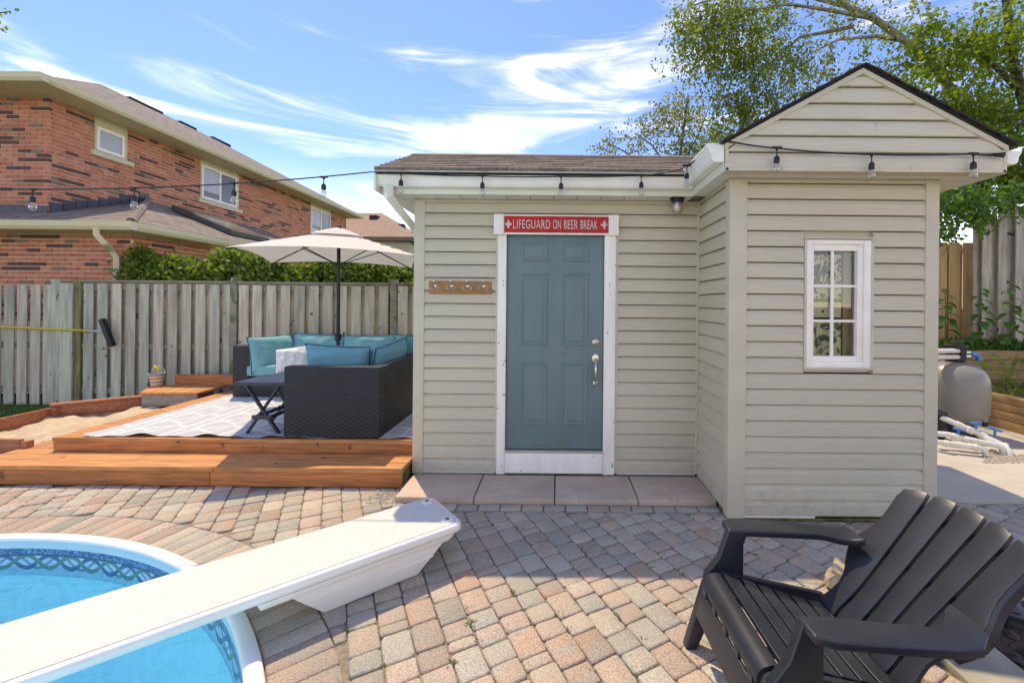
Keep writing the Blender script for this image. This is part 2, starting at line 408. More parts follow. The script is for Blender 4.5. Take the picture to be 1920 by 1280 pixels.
m_water = bpy.data.materials.new('water'); m_water.use_nodes = True; nt = m_water.node_tree; nt.nodes.clear()
o = S(nt, 'ShaderNodeOutputMaterial'); tr = S(nt, 'ShaderNodeBsdfTransparent'); tr.inputs[0].default_value = (.80,.97,1,1)
gl = S(nt, 'ShaderNodeBsdfGlossy'); gl.inputs['Roughness'].default_value = .03; fr = S(nt, 'ShaderNodeFresnel'); fr.inputs[0].default_value = 1.33
bp = S(nt, 'ShaderNodeBump'); bp.inputs['Strength'].default_value = .6; bp.inputs['Distance'].default_value = .05
nt.links.new(NOISE(nt, MAP(nt, POS(nt), (1,1.6,1)), 5, 3, .5, .6), bp.inputs['Height'])
nt.links.new(bp.outputs[0], gl.inputs['Normal']); nt.links.new(bp.outputs[0], fr.inputs['Normal'])
x = S(nt, 'ShaderNodeMixShader'); nt.links.new(fr.outputs[0], x.inputs[0]); nt.links.new(tr.outputs[0], x.inputs[1]); nt.links.new(gl.outputs[0], x.inputs[2]); nt.links.new(x.outputs[0], o.inputs[0])
WZ = -.155
wat = struct('water', MB().lathe((PC.x,PC.y,0), [(PR-.0685, WZ),(.001, WZ)], 128, cap=False), m_water)
if wat.data.polygons[0].normal.z < 0: wat.data.flip_normals()

# ---------------------------------------------------------------- shed
YW, YB = 3.83, 3.126; kW, kB = YW/FPX, YB/FPX
XL, XI, XB = -1.283, 1.262, 2.745        # left corner, inside corner / bay left, bay right
ZS = 2.485; EX = .1155; Z0 = .055
shed = thing('garden_shed', 'small beige vinyl sided garden shed with gabled bay', 'shed', (.6, 3.9, 0))
LAP = [(-.020,EX+.003),(-.020,EX-.0070),(.002,EX-.0070),(.017,EX*.66),(.019,.005),(.017,0),(-.020,0)]
def wall_siding(wall, p0, p1, out, z0, z1, holes=(), mat=m_siding, lim=None):
    p0, p1 = Vector(p0), Vector(p1); L = (p1-p0).length; d = (p1-p0)/L; z = z0
    while z < z1-.01:
        h = min(EX, z1-z); prof = [(o, min(q, h)) for o, q in LAP] if h < EX-.001 else LAP
        segs = [(0, L)]
        for (a, b, za, zb) in holes:
            if z < zb-.03 and z+h > za+.03:
                segs = [s for t0, t1 in segs for s in ((t0, min(t1, a)), (max(t0, b), t1)) if s[1]-s[0] > .02]
        for t0, t1 in segs:
            mb = MB()
            if lim: mb.ext(prof, p0, p1, out, z, lim=lim)
            else: mb.ext(prof, p0+d*t0, p0+d*t1, out, z)
            obj('siding_board', mb, mat, wall)
        z += EX
fw = obj('front_wall', MB().box(XL+.02, XI+.05, YW+.021, YW+.09, .05, 2.62), m_trim, shed)
DX0, DX1 = -.545, .507
wall_siding(fw, (XL+.075, YW), (XI-.028, YW), (0,-1), Z0, ZS-.01, [(DX0-(XL+.075)-.02, DX1-(XL+.075)+.02, -1, 2.30)])
sw = obj('bay_side_wall', MB().box(XI+.021, XI+.08, YB+.06, YW+.02, .04, 2.62), m_trim, shed)
wall_siding(sw, (XI, YW-.03), (XI, YB+.05), (-1,0), Z0-.02, ZS-.01)
WX0, WX1 = P(1505,570,YB).x, P(1634,570,YB).x; WZ0, WZ1 = P(1570,692,YB).z, P(1570,449,YB).z
bm_ = MB().box(XI+.04, WX0+.02, YB+.021, YB+.09, .03, 2.62).box(WX1-.02, XB-.02, YB+.021, YB+.09, .03, 2.62).box(WX0+.02, WX1-.02, YB+.021, YB+.09, .03, WZ0+.02).box(WX0+.02, WX1-.02, YB+.021, YB+.09, WZ1-.02, 2.62)
bw = obj('bay_front_wall', bm_, m_trim, shed)
wall_siding(bw, (XI+.10, YB), (XB-.075, YB), (0,-1), Z0-.025, ZS-.01, [(WX0-XI-.10-.002, WX1-XI-.10+.002, WZ0, WZ1)])
obj('bay_end_wall', MB().box(XB-.08, XB-.003, YB+.05, 5.0, .03, 2.62), m_siding, shed)
obj('left_wall', MB().box(XL+.003, XL+.08, YW+.05, 5.0, .03, 2.62), m_siding, shed)
obj('rear_wall', MB().box(XL+.05, XB-.05, 4.95, 5.03, .03, 2.62), m_siding, shed)
def corner(x0, x1, y0, y1, z0=.03):
    obj('corner_post', MB().box(x0, x1, y0, y1, z0, ZS-.002), m_trim, shed, bevel=.004)
corner(XL-.014, XL+.080, YW-.025, YW+.10, .035); corner(XI-.033, XI-.004, YW-.025, YW+.004, .05)
corner(XI-.025, XI+.103, YB-.025, YB+.058, .012); corner(XB-.081, XB+.016, YB-.025, YB+.10, .012)
for xa, xb in ((XL+.08, DX0-.02), (DX1+.02, XI-.03)):          # frieze and starter strips
    obj('starter_strip', MB().box(xa, xb, YW-.010, YW+.01, Z0-.016, Z0-.002), m_white, shed)
obj('frieze', MB().box(XL+.075, XI-.028, YW-.019, YW+.004, ZS-.028, ZS-.003), m_trim, shed)
obj('frieze', MB().box(XI+.098, XB-.076, YB-.019, YB+.004, ZS-.026, ZS-.003), m_trim, shed)
obj('frieze', MB().box(XI-.019, XI+.004, YB+.055, YW-.022, ZS-.026, ZS-.003), m_trim, shed)
obj('starter_strip', MB().box(XI+.10, XI+.62, YB-.010, YB+.01, Z0-.044, Z0-.028), m_white, shed)
obj('base_timber', MB().box(XL+.02, -.72, YW-.035, YW+.05, -.02, Z0-.02), m_wood_grey, shed, bevel=.004)
obj('base_timber', MB().box(-.715, XI-.03, YW-.012, YW+.05, -.02, Z0-.02), m_wood_grey, shed, bevel=.004)
obj('base_timber', MB().box(XI+.02, XB-.05, YB-.004, YB+.08, -.03, Z0-.05), m_moss, shed, bevel=.004)
obj('base_timber', MB().box(XI-.004, XI+.06, YB+.06, YW-.03, -.03, Z0-.03), m_moss, shed)
# door
m_door, nt, b, o = base_mat('blue_door_paint')
pz = POS(nt); s = XYZ(nt, pz)
c = MIX(nt, RAMP(nt, NOISE(nt, MAP(nt, pz, (1,1,.35)), 5, 4), (.3,.7,0,1)), (.115,.185,.19), (.135,.21,.215))
wear = M(nt, 'MULTIPLY', RAMP(nt, NOISE(nt, MAP(nt, pz, (1,1,2)), 14, 4, .6), (.57,.61,0,1)), M(nt, 'MULTIPLY', M(nt, 'LESS_THAN', M(nt, 'ABSOLUTE', M(nt, 'SUBTRACT', s[0], -.03)), .20), M(nt, 'LESS_THAN', M(nt, 'ABSOLUTE', M(nt, 'SUBTRACT', s[2], .315)), .035)))
wear2 = M(nt, 'MULTIPLY', RAMP(nt, NOISE(nt, pz, 34, 3), (.60,.64,0,1)), M(nt, 'MULTIPLY', M(nt, 'LESS_THAN', M(nt, 'ABSOLUTE', M(nt, 'SUBTRACT', s[0], .06)), .05), M(nt, 'LESS_THAN', M(nt, 'ABSOLUTE', M(nt, 'SUBTRACT', s[2], 1.13)), .05)))
c = MIX(nt, M(nt, 'MAXIMUM', wear, wear2), c, (.16,.13,.11)); nt.links.new(c, b.inputs['Base Color']); b.inputs['Roughness'].default_value = .42
BUMP(nt, b, NOISE(nt, MAP(nt, pz, (60,60,4)), 3, 3), .12, .001)
YD = YW-.012
d0, d1, zd0, zd1 = -.462, .394, .263, 2.215
door = obj('door', MB().box(d0, d1, YD, YD+.04, zd0, zd1), m_door, shed, bevel=.002)
for pc in ((980,1025),(1056,1101)):
    for pr in ((456,489),(515,646),(682,794)):
        x0, x1 = (pc[0]-CX)*kW, (pc[1]-CX)*kW; za, zb = CAM_Z-(pr[1]-CY)*kW, CAM_Z-(pr[0]-CY)*kW
        def ring(i, y): return [(x0+i,y,za+i),(x1-i,y,za+i),(x1-i,y,zb-i),(x0+i,y,zb-i)]
        lv = [(-.012,YD+.001),(-.006,YD-.006),(.004,YD-.007),(.012,YD-.0005),(.024,YD-.0005),(.036,YD-.006)]
        vs = [p for i, y in lv for p in ring(i, y)]
        fs = [(4*k+j, 4*k+(j+1)%4, 4*k+4+(j+1)%4, 4*k+4+j) for k in range(5) for j in range(4)]+[(20,21,22,23)]
        obj('door_panel', MB().add(vs, fs), m_door, door)
m_nickel = PM('satin_nickel', (.62,.58,.50), .28, .06, 20, metal=1)
hx = (1117-CX)*kW
hz = lambda py: CAM_Z-(py-CY)*kW
def ydisc(mb, x, z, y, r, t, n=20, sc=1.0):
    vs = []
    for rr_, yy in ((r, y), (r, y-t*.6), (r*.8, y-t), (.001, y-t)):
        for j in range(n): a = 2*math.pi*j/n; vs.append((x+rr_*math.cos(a), yy, z+rr_*math.sin(a)*sc))
    return mb.add(vs, [(i*n+j, i*n+(j+1)%n, (i+1)*n+(j+1)%n, (i+1)*n+j) for i in range(3) for j in range(n)])
db_ = ydisc(MB(), hx, hz(640), YD, .033, .014); ydisc(db_, hx, hz(640), YD-.012, .019, .01)
obj('deadbolt', db_, m_nickel, door, smooth=True)
hb = ydisc(MB(), hx, hz(671), YD, .034, .012, sc=1.35); ydisc(hb, hx, hz(717), YD, .022, .012, sc=1.3)
hb.tube([(hx, YD-.008, hz(672)), (hx, YD-.045, hz(678)), (hx, YD-.058, hz(692)), (hx, YD-.05, hz(707)), (hx, YD-.008, hz(717))], [.011,.010,.012,.009,.008], 10)
obj('door_handle', hb, m_nickel, door, smooth=True)
fr_ = obj('door_frame', MB().box(DX0, d0-.008, YW-.045, YW+.03, .045, 2.30).box(d1+.008, DX1-.004, YW-.045, YW+.03, .045, 2.30).box(d0-.006, d1+.006, YW-.043, YW+.03, 2.222, 2.30), m_whitew, shed, bevel=.004)
obj('door_sill', MB().box(d0-.006, d1+.006, YW-.055, YW+.03, .058, .238), m_whitew, shed, bevel=.004)
obj('threshold', MB().box(d0-.006, d1+.006, YW-.062, YW+.03, .242, .258), PM('aluminium', (.55,.53,.48), .4, .1, 8, metal=.8), shed, bevel=.002)
obj('side_trim', MB().box(DX0-.022, DX0-.002, YW-.022, YW+.02, Z0-.005, 2.30), m_trim, shed)
obj('side_trim', MB().box(DX1-.002, DX1+.022, YW-.022, YW+.02, Z0-.005, 2.30), m_trim, shed)
# window
win = obj('window', MB().box(WX0, WX0+.016, YB-.024, YB+.02, WZ0, WZ1).box(WX1-.016, WX1, YB-.024, YB+.02, WZ0, WZ1).box(WX0+.016, WX1-.016, YB-.026, YB+.02, WZ0, WZ0+.014).box(WX0-.004, WX1+.004, YB-.034, YB+.02, WZ1, WZ1+.012), m_trim, shed)
gx0, gx1, gz0, gz1 = WX0+.075, WX1-.105, WZ0+.095, WZ1-.085
def wframe(x0, x1, z0, z1, a0, a1, b0, b1, y0, y1):   # picture frame, margins left right bottom top
    return MB().box(x0, x0+a0, y0, y1, z0, z1).box(x1-a1, x1, y0, y1, z0, z1).box(x0+a0, x1-a1, y0+.001, y1, z0, z0+b0).box(x0+a0, x1-a1, y0+.001, y1, z1-b1, z1)
obj('frame', wframe(WX0+.016, WX1-.016, WZ0+.014, WZ1-.004, .040, .052, .042, .034, YB-.020, YB+.05), m_white, win, bevel=.003)
obj('sash', wframe(WX0+.056, WX1-.068, WZ0+.056, WZ1-.038, .022, .040, .040, .046, YB-.006, YB+.05), m_white, win, bevel=.004)
gx0, gx1, gz0, gz1 = WX0+.078, WX1-.108, WZ0+.096, WZ1-.084
mx = gx0+(gx1-gx0)*.46
obj('muntin', MB().box(mx-.010, mx+.010, YB+.012, YB+.024, gz0, gz1), m_white, win)
for k in (1, 2):
    z = gz0+(gz1-gz0)*k/3; obj('muntin', MB().box(gx0, gx1, YB+.013, YB+.023, z-.009, z+.009), m_white, win)
m_glass = bpy.data.materials.new('window_glass'); m_glass.use_nodes = True; nt = m_glass.node_tree; nt.nodes.clear()
o = S(nt, 'ShaderNodeOutputMaterial'); tr = S(nt, 'ShaderNodeBsdfTransparent'); tr.inputs[0].default_value = (.93,.95,.94,1); gl = S(nt, 'ShaderNodeBsdfGlossy'); gl.inputs['Roughness'].default_value = .02
fr = S(nt, 'ShaderNodeFresnel'); fr.inputs[0].default_value = 1.5; x = S(nt, 'ShaderNodeMixShader'); nt.links.new(fr.outputs[0], x.inputs[0]); nt.links.new(tr.outputs[0], x.inputs[1]); nt.links.new(gl.outputs[0], x.inputs[2]); nt.links.new(x.outputs[0], o.inputs[0])
obj('pane', MB().box(gx0-.004, gx1+.004, YB+.027, YB+.031, gz0-.004, gz1+.004), m_glass, win)
m_pine = PM('pine_jamb', (.52,.34,.16), .6, .2, 3, (30,30,3))
obj('jamb', MB().box(WX1-.150, WX1-.02, YB+.088, YB+.105, gz0-.08, gz1+.08).box(gx0-.09, WX0+.04, YB+.088, YB+.105, gz0-.08, gz1+.08), m_pine, win)
m_cur, nt, b, o = base_mat('printed_curtain')
pz = POS(nt); s = XYZ(nt, pz); v = S(nt, 'ShaderNodeTexVoronoi'); v.inputs['Scale'].default_value = 17; nt.links.new(MAP(nt, pz, (1,.2,.8)), v.inputs['Vector'])
zf = M(nt, 'DIVIDE', M(nt, 'SUBTRACT', s[2], gz0), gz1-gz0)
band = M(nt, 'MULTIPLY', M(nt, 'GREATER_THAN', zf, .345), M(nt, 'LESS_THAN', zf, .55))
motif = M(nt, 'MULTIPLY', RAMP(nt, NOISE(nt, MAP(nt, pz, (1,.2,.85)), 11, 5, .6, 1.2), (.50,.55,0,1)), M(nt, 'SUBTRACT', 1, band))
dots = M(nt, 'MULTIPLY', M(nt, 'LESS_THAN', v.outputs[0], .16), 1.0)
col = MIX(nt, dots, (.80,.68,.45), (.10,.08,.06)); col = MIX(nt, motif, col, MIX(nt, RAMP(nt, NOISE(nt, pz, 15, 3), (.52,.60,0,1)), (.12,.10,.075), (.02,.08,.06)))
for z_ in (.35, .53): col = MIX(nt, M(nt, 'LESS_THAN', M(nt, 'ABSOLUTE', M(nt, 'SUBTRACT', zf, z_)), .017), col, (.08,.07,.05))
nt.links.new(col, b.inputs['Base Color']); b.inputs['Roughness'].default_value = .9
n = 26; mb = MB(); vs = []
for i in range(n+1):
    x = gx0-.03+(gx1-gx0-.045)*i/n; yy = YB+.062+.006*math.sin(i*1.1); vs += [(x, yy, gz0-.03), (x, yy, gz1-.02)]
mb.add(vs, [(2*i, 2*i+2, 2*i+3, 2*i+1) for i in range(n)])
tag(obj('curtain', mb, m_cur, smooth=True), 'cream printed curtain with dark motifs hanging behind shed window', 'curtain')

# roofs
YE, ZE, YR, ZR = 3.515, 2.665, 4.42, 3.085
rs = (ZR-ZE)/(YR-YE)
m_shing = PM('asphalt_shingle', (.185,.145,.115), .95, .30, 30, bump=.6, bdist=.004, bscale=120, rnd=.22, big=.2)
m_shdark = PM('dark_shingle', (.028,.026,.026), .9, .3, 40, bump=.5, bdist=.004)
XR0, XR1 = -1.515, 1.9
mb = MB().add([(XR0,YE,ZE-.02),(XR1,YE,ZE-.02),(XR1,YR,ZR-.02),(XR0,YR,ZR-.02),(XR1,5.3,ZE-.02),(XR0,5.3,ZE-.02),
               (XR0,YE,ZE-.05),(XR1,YE,ZE-.05),(XR1,5.3,ZE-.05),(XR0,5.3,ZE-.05)],
              [(0,1,2,3),(3,2,4,5),(0,6,7,1),(5,4,8,9),(0,3,5,9,6),(1,7,8,4,2),(6,9,8,7)])
roof = obj('roof', mb, m_shdark, shed)
ec = .118; row = 0; y = YE-.012; rg = random.Random(5)
while y < YR-.02:
    x = XR0-.01-(row%2)*.12-rg.random()*.05
    while x < XR1:
        wd = .24*rg.uniform(.75,1.3); x0, x1 = max(x, XR0-.012), min(x+wd-.005, XR1); x += wd
        if x1-x0 < .03: continue
        lx = ZE+rs*(y-YE)                      # stop where the bay roof takes over
        if 2.70+.56*((x0+x1)/2-1.05) > lx+.12 and x0 > 1.45: continue
        y1 = min(y+ec+.03, YR+.01); t = .010; dz = rg.uniform(0,.004)
        za, zb = ZE+rs*(y-YE)+t+dz, ZE+rs*(y1-YE)+.001
        lo = ZE+rs*(y-YE)-.016
        mb = MB().add([(x0,y,lo),(x1,y,lo),(x1,y,za),(x0,y,za),(x1,y1,zb),(x0,y1,zb)], [(0,1,2,3),(3,2,4,5),(0,3,5),(1,4,2)])
        obj('shingle', mb, m_shing, roof)
    y += ec/math.sqrt(1+rs*rs)*1.0; row += 1
obj('ridge_cap', MB().add([(XR0-.01,YR-.10,ZR-.10*rs+.014),(XR1,YR-.10,ZR-.10*rs+.014),(XR1,YR,ZR+.016),(XR0-.01,YR,ZR+.016),(XR1,YR+.1,ZR-.10*rs+.014),(XR0-.01,YR+.1,ZR-.10*rs+.014)], [(0,1,2,3),(3,2,4,5)]), m_shing, roof)
# bay gable
YG = 2.94; GX0, GX1 = 1.136, 3.05; GXC, ZP = 2.062, 3.190; ZG = 2.675
sl = (ZP-ZG)/(GXC-GX0); sr = (ZP-ZG)/(GX1-GXC)
gw = obj('gable_wall', MB().add([(GX0,YG+.021,ZS),(GX1,YG+.021,ZS),(GX1,YG+.021,ZG),(GXC,YG+.021,ZP),(GX0,YG+.021,ZG),(GX0,YG+.08,ZS),(GX1,YG+.08,ZS),(GX1,YG+.08,ZG),(GXC,YG+.08,ZP),(GX0,YG+.08,ZG)],
    [(0,1,2,3,4),(9,8,7,6,5),(0,5,6,1),(1,6,7,2),(2,7,8,3),(3,8,9,4),(4,9,5,0)]), m_trim, shed)
def glim(z):
    if z <= ZG-.05: return (.012, GX1-GX0-.012)
    zz_ = min(z+.035, ZP-.001); return (max(.012,(zz_-ZG)/sl+.0), min(GX1-GX0-.012, GX1-GX0-(zz_-ZG)/sr))
z = ZS+.018
while z < ZP-.05:
    h = min(.113, ZP-.036-z); prof = [(-.020,h),(-.020,h-.0085),(.003,h-.0085),(.019,h*.66),(.021,.005),(.019,0),(-.020,0)]
    obj('siding_board', MB().ext(prof, (GX0,YG), (GX1,YG), (0,-1), z, lim=glim), m_gable, gw); z += .113
obj('gable_base_trim', MB().box(GX0-.004, GX1+.004, YG-.022, YG+.005, ZS-.004, ZS+.018), m_gable, shed, bevel=.003)
for xa, xb in ((GX0-.006, GX0+.016), (GX1-.016, GX1+.006)): obj('end_trim', MB().box(xa, xb, YG-.022, YG+.06, ZS-.002, ZG-.01), m_gable, shed)
for xa, za, xb, zb in ((GX0-.01, ZG-.012, GXC, ZP-.004), (GXC, ZP-.004, GX1+.01, ZG-.012)):
    mb = MB().add([(xa,YG-.03,za-.036),(xb,YG-.03,zb-.036),(xb,YG-.03,zb),(xa,YG-.03,za),(xa,YG+.01,za-.036),(xb,YG+.01,zb-.036),(xb,YG+.01,zb),(xa,YG+.01,za)],
        [(0,1,2,3),(7,6,5,4),(0,4,5,1),(3,2,6,7),(0,3,7,4),(1,5,6,2)]); obj('rake_trim', mb, m_gable, shed)
def slope(xa, za, xb, zb, y0, y1, t0, t1):
    return MB().add([(xa,y0,za+t0),(xb,y0,zb+t0),(xb,y0,zb+t1),(xa,y0,za+t1),(xa,y1,za+t0),(xb,y1,zb+t0),(xb,y1,zb+t1),(xa,y1,za+t1)],
        [(0,1,2,3),(7,6,5,4),(0,4,5,1),(3,2,6,7),(0,3,7,4),(1,5,6,2)])
br = obj('bay_roof', slope(GX0-.03, ZG-.017, GXC, ZP+.002, YG-.040, 5.25, 0, .010), m_shdark, shed)
obj('roof_slope', slope(GXC, ZP+.002, GX1+.03, ZG-.017, YG-.040, 5.25, 0, .010), m_shdark, br)
rg = random.Random(9)
for sgn in (0, 1):                                    # shingle edges showing along the rake
    for k in range(9):
        t0, t1 = k/9-.01, (k+1)/9+.035
        A = (GX0-.035, ZG-.019) if sgn == 0 else (GX1+.035, ZG-.019); B = (GXC, ZP+.004)
        p = (A[0]+(B[0]-A[0])*t0, A[1]+(B[1]-A[1])*t0); q = (A[0]+(B[0]-A[0])*min(t1,1), A[1]+(B[1]-A[1])*min(t1,1))
        y0 = YG-.058-rg.random()*.008
        mb = MB().add([(p[0],y0,p[1]+.010),(q[0],y0,q[1]+.010),(q[0],y0,q[1]+.014),(p[0],y0,p[1]+.026),(p[0],5.2,p[1]+.010),(q[0],5.2,q[1]+.010),(q[0],5.2,q[1]+.014),(p[0],5.2,p[1]+.026)],
            [(0,1,2,3),(7,6,5,4),(0,4,5,1),(3,2,6,7),(0,3,7,4),(1,5,6,2)])
        obj('shingle', mb, m_shdark, br)
# eaves: fascia, soffit, gutters
FY, FX = 3.625, 1.142
obj('fascia', MB().box(XL-.23, FX, FY, FY+.02, ZS-.004, 2.66), m_fascia, shed)
obj('fascia', MB().box(FX-.02, FX-.002, YG+.002, FY, ZS-.004, 2.655), m_fascia, shed)
obj('fascia', MB().box(XL-.25, XL-.232, FY-.11, 5.2, ZS-.004, 2.63), m_fascia, shed)
obj('fascia', MB().box(GX1+.002, GX1+.02, YG+.002, 5.2, ZS-.004, 2.655), m_fascia, shed)
def soffit(x0, x1, y0, y1, alongx, step):
    so = obj('soffit', MB().box(x0, x1, y0, y1, ZS+.012, ZS+.02), m_black, shed)
    a, b = (x0, x1) if alongx else (y0, y1); t = a
    while t < b-.02:
        e = min(t+step, b)
        mb = MB().box(t+.003, e-.003, y0, y1, ZS, ZS+.009) if alongx else MB().box(x0, x1, t+.003, e-.003, ZS, ZS+.009)
        obj('soffit_panel', mb, m_soffit, so); t = e
soffit(XL, FX, FY+.02, YW+.01, True, .205); soffit(FX-.002, XI+.01, YG+.08, FY+.015, False, .17)
soffit(XI+.012, GX1, YG+.08, YB+.004, True, .245); soffit(XB+.018, GX1, YB+.008, 5.1, False, .2); soffit(XL-.232, XL-.003, FY+.02, 5.1, False, .2)
GUT = [(0,0),(.062,0),(.078,.022),(.080,.045),(.100,.075),(.104,.098),(.112,.100),(.112,.112),(.100,.112),(.096,.100),(.090,.085),(.010,.085),(.008,.112),(0,.112)]
GUT = [(a*1.0, b*1.08) for a, b in GUT]
obj('gutter', MB().ext(GUT, (XL-.245, FY), (FX-.02-.005, FY), (0,-1), 2.528), m_gutter, shed, bevel=.002)
gy1 = FY-.0
obj('gutter', MB().ext(GUT, (FX-.021, YG-.01), (FX-.021, FY-.10), (-1,0), 2.545), m_gutter, shed, bevel=.002)
obj('gutter', MB().ext(GUT, (GX1+.021, YG-.01), (GX1+.021, 5.2), (1,0), 2.545), m_gutter, shed, bevel=.002)
obj('gutter_end_cap', MB().ext([(-.003,-.004),(.066,-.004),(.084,.022),(.086,.045),(.106,.080),(.116,.108),(.116,.124),(-.003,.124)], (FX-.021, YG-.014), (FX-.021, YG-.0105), (-1,0), 2.545), m_gutter, shed)
dsp = [(-1.435,3.565,2.53),(-1.435,3.575,2.45),(-1.42,3.68,2.40),(-1.39,3.95,2.30),(-1.37,4.18,2.20),(-1.36,4.25,2.08),(-1.36,4.25,.3)]
obj('downspout', MB().tube(dsp, [.045,.043,.040,.040,.038,.036,.036], 4), m_gutter, shed, bevel=.004)

# ---------------------------------------------------------------- sign, hooks, lamp, string lights
m_red = PM('red_sign_paint', (.52,.012,.010), .6, .12, 14, spots=(60,.72,(.25,.05,.04)))
sx0, sx1 = (927-CX)*kW, (1157-CX)*kW
YS = YW-.068
sign = thing('door_sign', 'red and white wooden sign with white lettering above blue door', 'sign', ((sx0+sx1)/2, YS, 2.25))
zt, zb_ = hz(407)-.002, hz(441)
obj('back_board', MB().box(sx0+.045, sx1-.045, YS, YS+.020, zb_-.006, zt+.008), m_whitew, sign, bevel=.003)
for a, b in ((sx0, sx0+.088), (sx1-.088, sx1)):
    obj('end_block', MB().box(a, b, YS-.014, YS+.022, zb_-.010, zt+.010), m_whitew, sign, bevel=.004)
rx0, rx1, rz0, rz1 = sx0+.092, sx1-.092, zb_+.010, zt-.006
red = obj('red_panel', MB().box(rx0, rx1, YS-.006, YS-.0005, rz0, rz1), m_red, sign, bevel=.001)
m_letter = PM('worn_white_letters', (.62,.58,.54), .6, .1, 30, spots=(55,.635,(.42,.06,.05)))
def text_mesh(body, width, height):
    cu = bpy.data.curves.new('txt', 'FONT'); cu.body = body; cu.size = 1; cu.extrude = .004; cu.space_character = 1.08
    t = bpy.data.objects.new('txt', cu); COL.objects.link(t)
    bpy.context.view_layer.update()
    me = bpy.data.meshes.new_from_object(t.evaluated_get(bpy.context.evaluated_depsgraph_get()))
    bpy.data.objects.remove(t); bpy.data.curves.remove(cu)
    co = np.array([v.co[:] for v in me.vertices]); lo, hi = co.min(0), co.max(0)
    co[:,0] = (co[:,0]-(lo[0]+hi[0])/2)*width/(hi[0]-lo[0]); co[:,1] = (co[:,1]-(lo[1]+hi[1])/2)*height/(hi[1]-lo[1])
    return co, me
for body, cx_, wd in (('LIFEGUARD', -.205, .325), ('ON', .018, .070), ('BEER', .140, .120), ('BREAK', .300, .150)):
    co, me = text_mesh(body, wd, .078); xc = (rx0+rx1)/2-.012
    for v, c in zip(me.vertices, co): v.co = (xc+cx_+c[0], YS-.0075-c[2]*.35, (rz0+rz1)/2+c[1])
    me.materials.clear(); me.materials.append(m_letter); obj('lettering', me, None, red)
for cx_ in (rx0+.036, rx1-.036):
    zc = (rz0+rz1)/2; obj('cross', MB().box(cx_-.030, cx_+.030, YS-.0085, YS-.0062, zc-.009, zc+.009).box(cx_-.009, cx_+.009, YS-.0084, YS-.0062, zc+.009, zc+.034).box(cx_-.009, cx_+.009, YS-.0084, YS-.0062, zc-.034, zc-.009), m_letter, red)
# coat hooks
m_oak = PM('varnished_oak', (.36,.165,.05), .45, .25, 4, (4,30,30))
kx0, kx1, kz0, kz1 = (806-CX)*kW, (922-CX)*kW, hz(555)+.012, hz(531)+.01
rack = thing('hook_rack', 'short wooden rack with four silver coat hooks on the siding', 'coat rack', ((kx0+kx1)/2, YW-.03, kz0))
obj('board', MB().box(kx0, kx1, YW-.034, YW-.014, kz0, kz1), m_oak, rack, bevel=.006)
for i in range(4):
    x = kx0+.062+i*.143; z = (kz0+kz1)/2
    hb = ydisc(MB(), x, z+.012, YW-.034, .017, .008, 14)
    hb.tube([(x,YW-.038,z+.02),(x,YW-.075,z+.030),(x,YW-.088,z+.048)], .0048, 8); hb.lathe((x,YW-.088,z+.046), [(.001,0),(.009,.004),(.009,.012),(.001,.016)], 10)
    for s_ in (-1, 1): hb.tube([(x,YW-.038,z+.006),(x+s_*.018,YW-.060,z-.022),(x+s_*.034,YW-.070,z-.016),(x+s_*.040,YW-.072,z+.004)], .0042, 8)
    obj('hook', hb, m_nickel, rack, smooth=True)
# jar lamp
m_bulb = bpy.data.materials.new('clear_glass'); m_bulb.use_nodes = True; nt = m_bulb.node_tree; nt.nodes.clear()
o = S(nt, 'ShaderNodeOutputMaterial'); tr = S(nt, 'ShaderNodeBsdfTransparent'); tr.inputs[0].default_value = (.93,.92,.88,1); gl = S(nt, 'ShaderNodeBsdfGlossy'); gl.inputs['Roughness'].default_value = .03
lw = S(nt, 'ShaderNodeLayerWeight'); lw.inputs[0].default_value = .45; x = S(nt, 'ShaderNodeMixShader')
nt.links.new(M(nt, 'MULTIPLY_ADD', lw.outputs['Facing'], .75, .10), x.inputs[0]); nt.links.new(tr.outputs[0], x.inputs[1]); nt.links.new(gl.outputs[0], x.inputs[2]); nt.links.new(x.outputs[0], o.inputs[0])
m_frost = PM('frosted_bulb', (.75,.72,.66), .5, .05, 10)
jp = Vector((P(1270,372,3.70).x, 3.70, ZS))
jar = thing('jar_lamp', 'black capped glass jar lamp under the eave near inside corner', 'lamp', jp)
obj('cap', MB().lathe(jp, [(.062,0),(.062,-.014),(.050,-.018),(.050,-.040),(.001,-.040)], 24), m_black, jar, smooth=True)
obj('glass_jar', MB().lathe(jp, [(.045,-.040),(.047,-.085),(.044,-.120),(.030,-.142),(.001,-.150)], 24), m_bulb, jar, smooth=True)
obj('bulb', MB().lathe(jp, [(.014,-.042),(.018,-.060),(.029,-.085),(.027,-.102),(.012,-.116),(.001,-.118)], 18), m_frost, jar, smooth=True)
# string lights: cable runs from far left to gutter, along the eave, round the bay gable
m_fil = PM('filament', (.55,.40,.20), .4, .1, 10)
sl_ = thing('string_lights', 'black outdoor string lights with clear bulbs along eaves and garden', 'string lights', (XL-.2, FY-.14, 2.64))
path = []
def run(a, b, sag, n=14):
    for i in range(n+1):
        t = i/n; p = a.lerp(b, t); p.z -= sag*4*t*(1-t); path.append(p)
A0 = P(-60,353,3.4); A1 = P(700,322,3.50)
run(A0, A1, .055, 30)
B = [P(753,325,3.505), P(905,330,3.495), P(1052,331,3.49), P(1202,329,3.49), P(1275,318,3.42), P(1357,263,2.90)]
q = A1
for b in B: run(q, b, .006, 6); q = b
for b in (P(1455,278,2.89), P(1632,290,2.885), P(1822,289,2.89), P(1878,291,2.90)): run(q, b, .006, 6); q = b
obj('cable', MB().tube(path, .0055, 6), m_black, sl_, smooth=True)
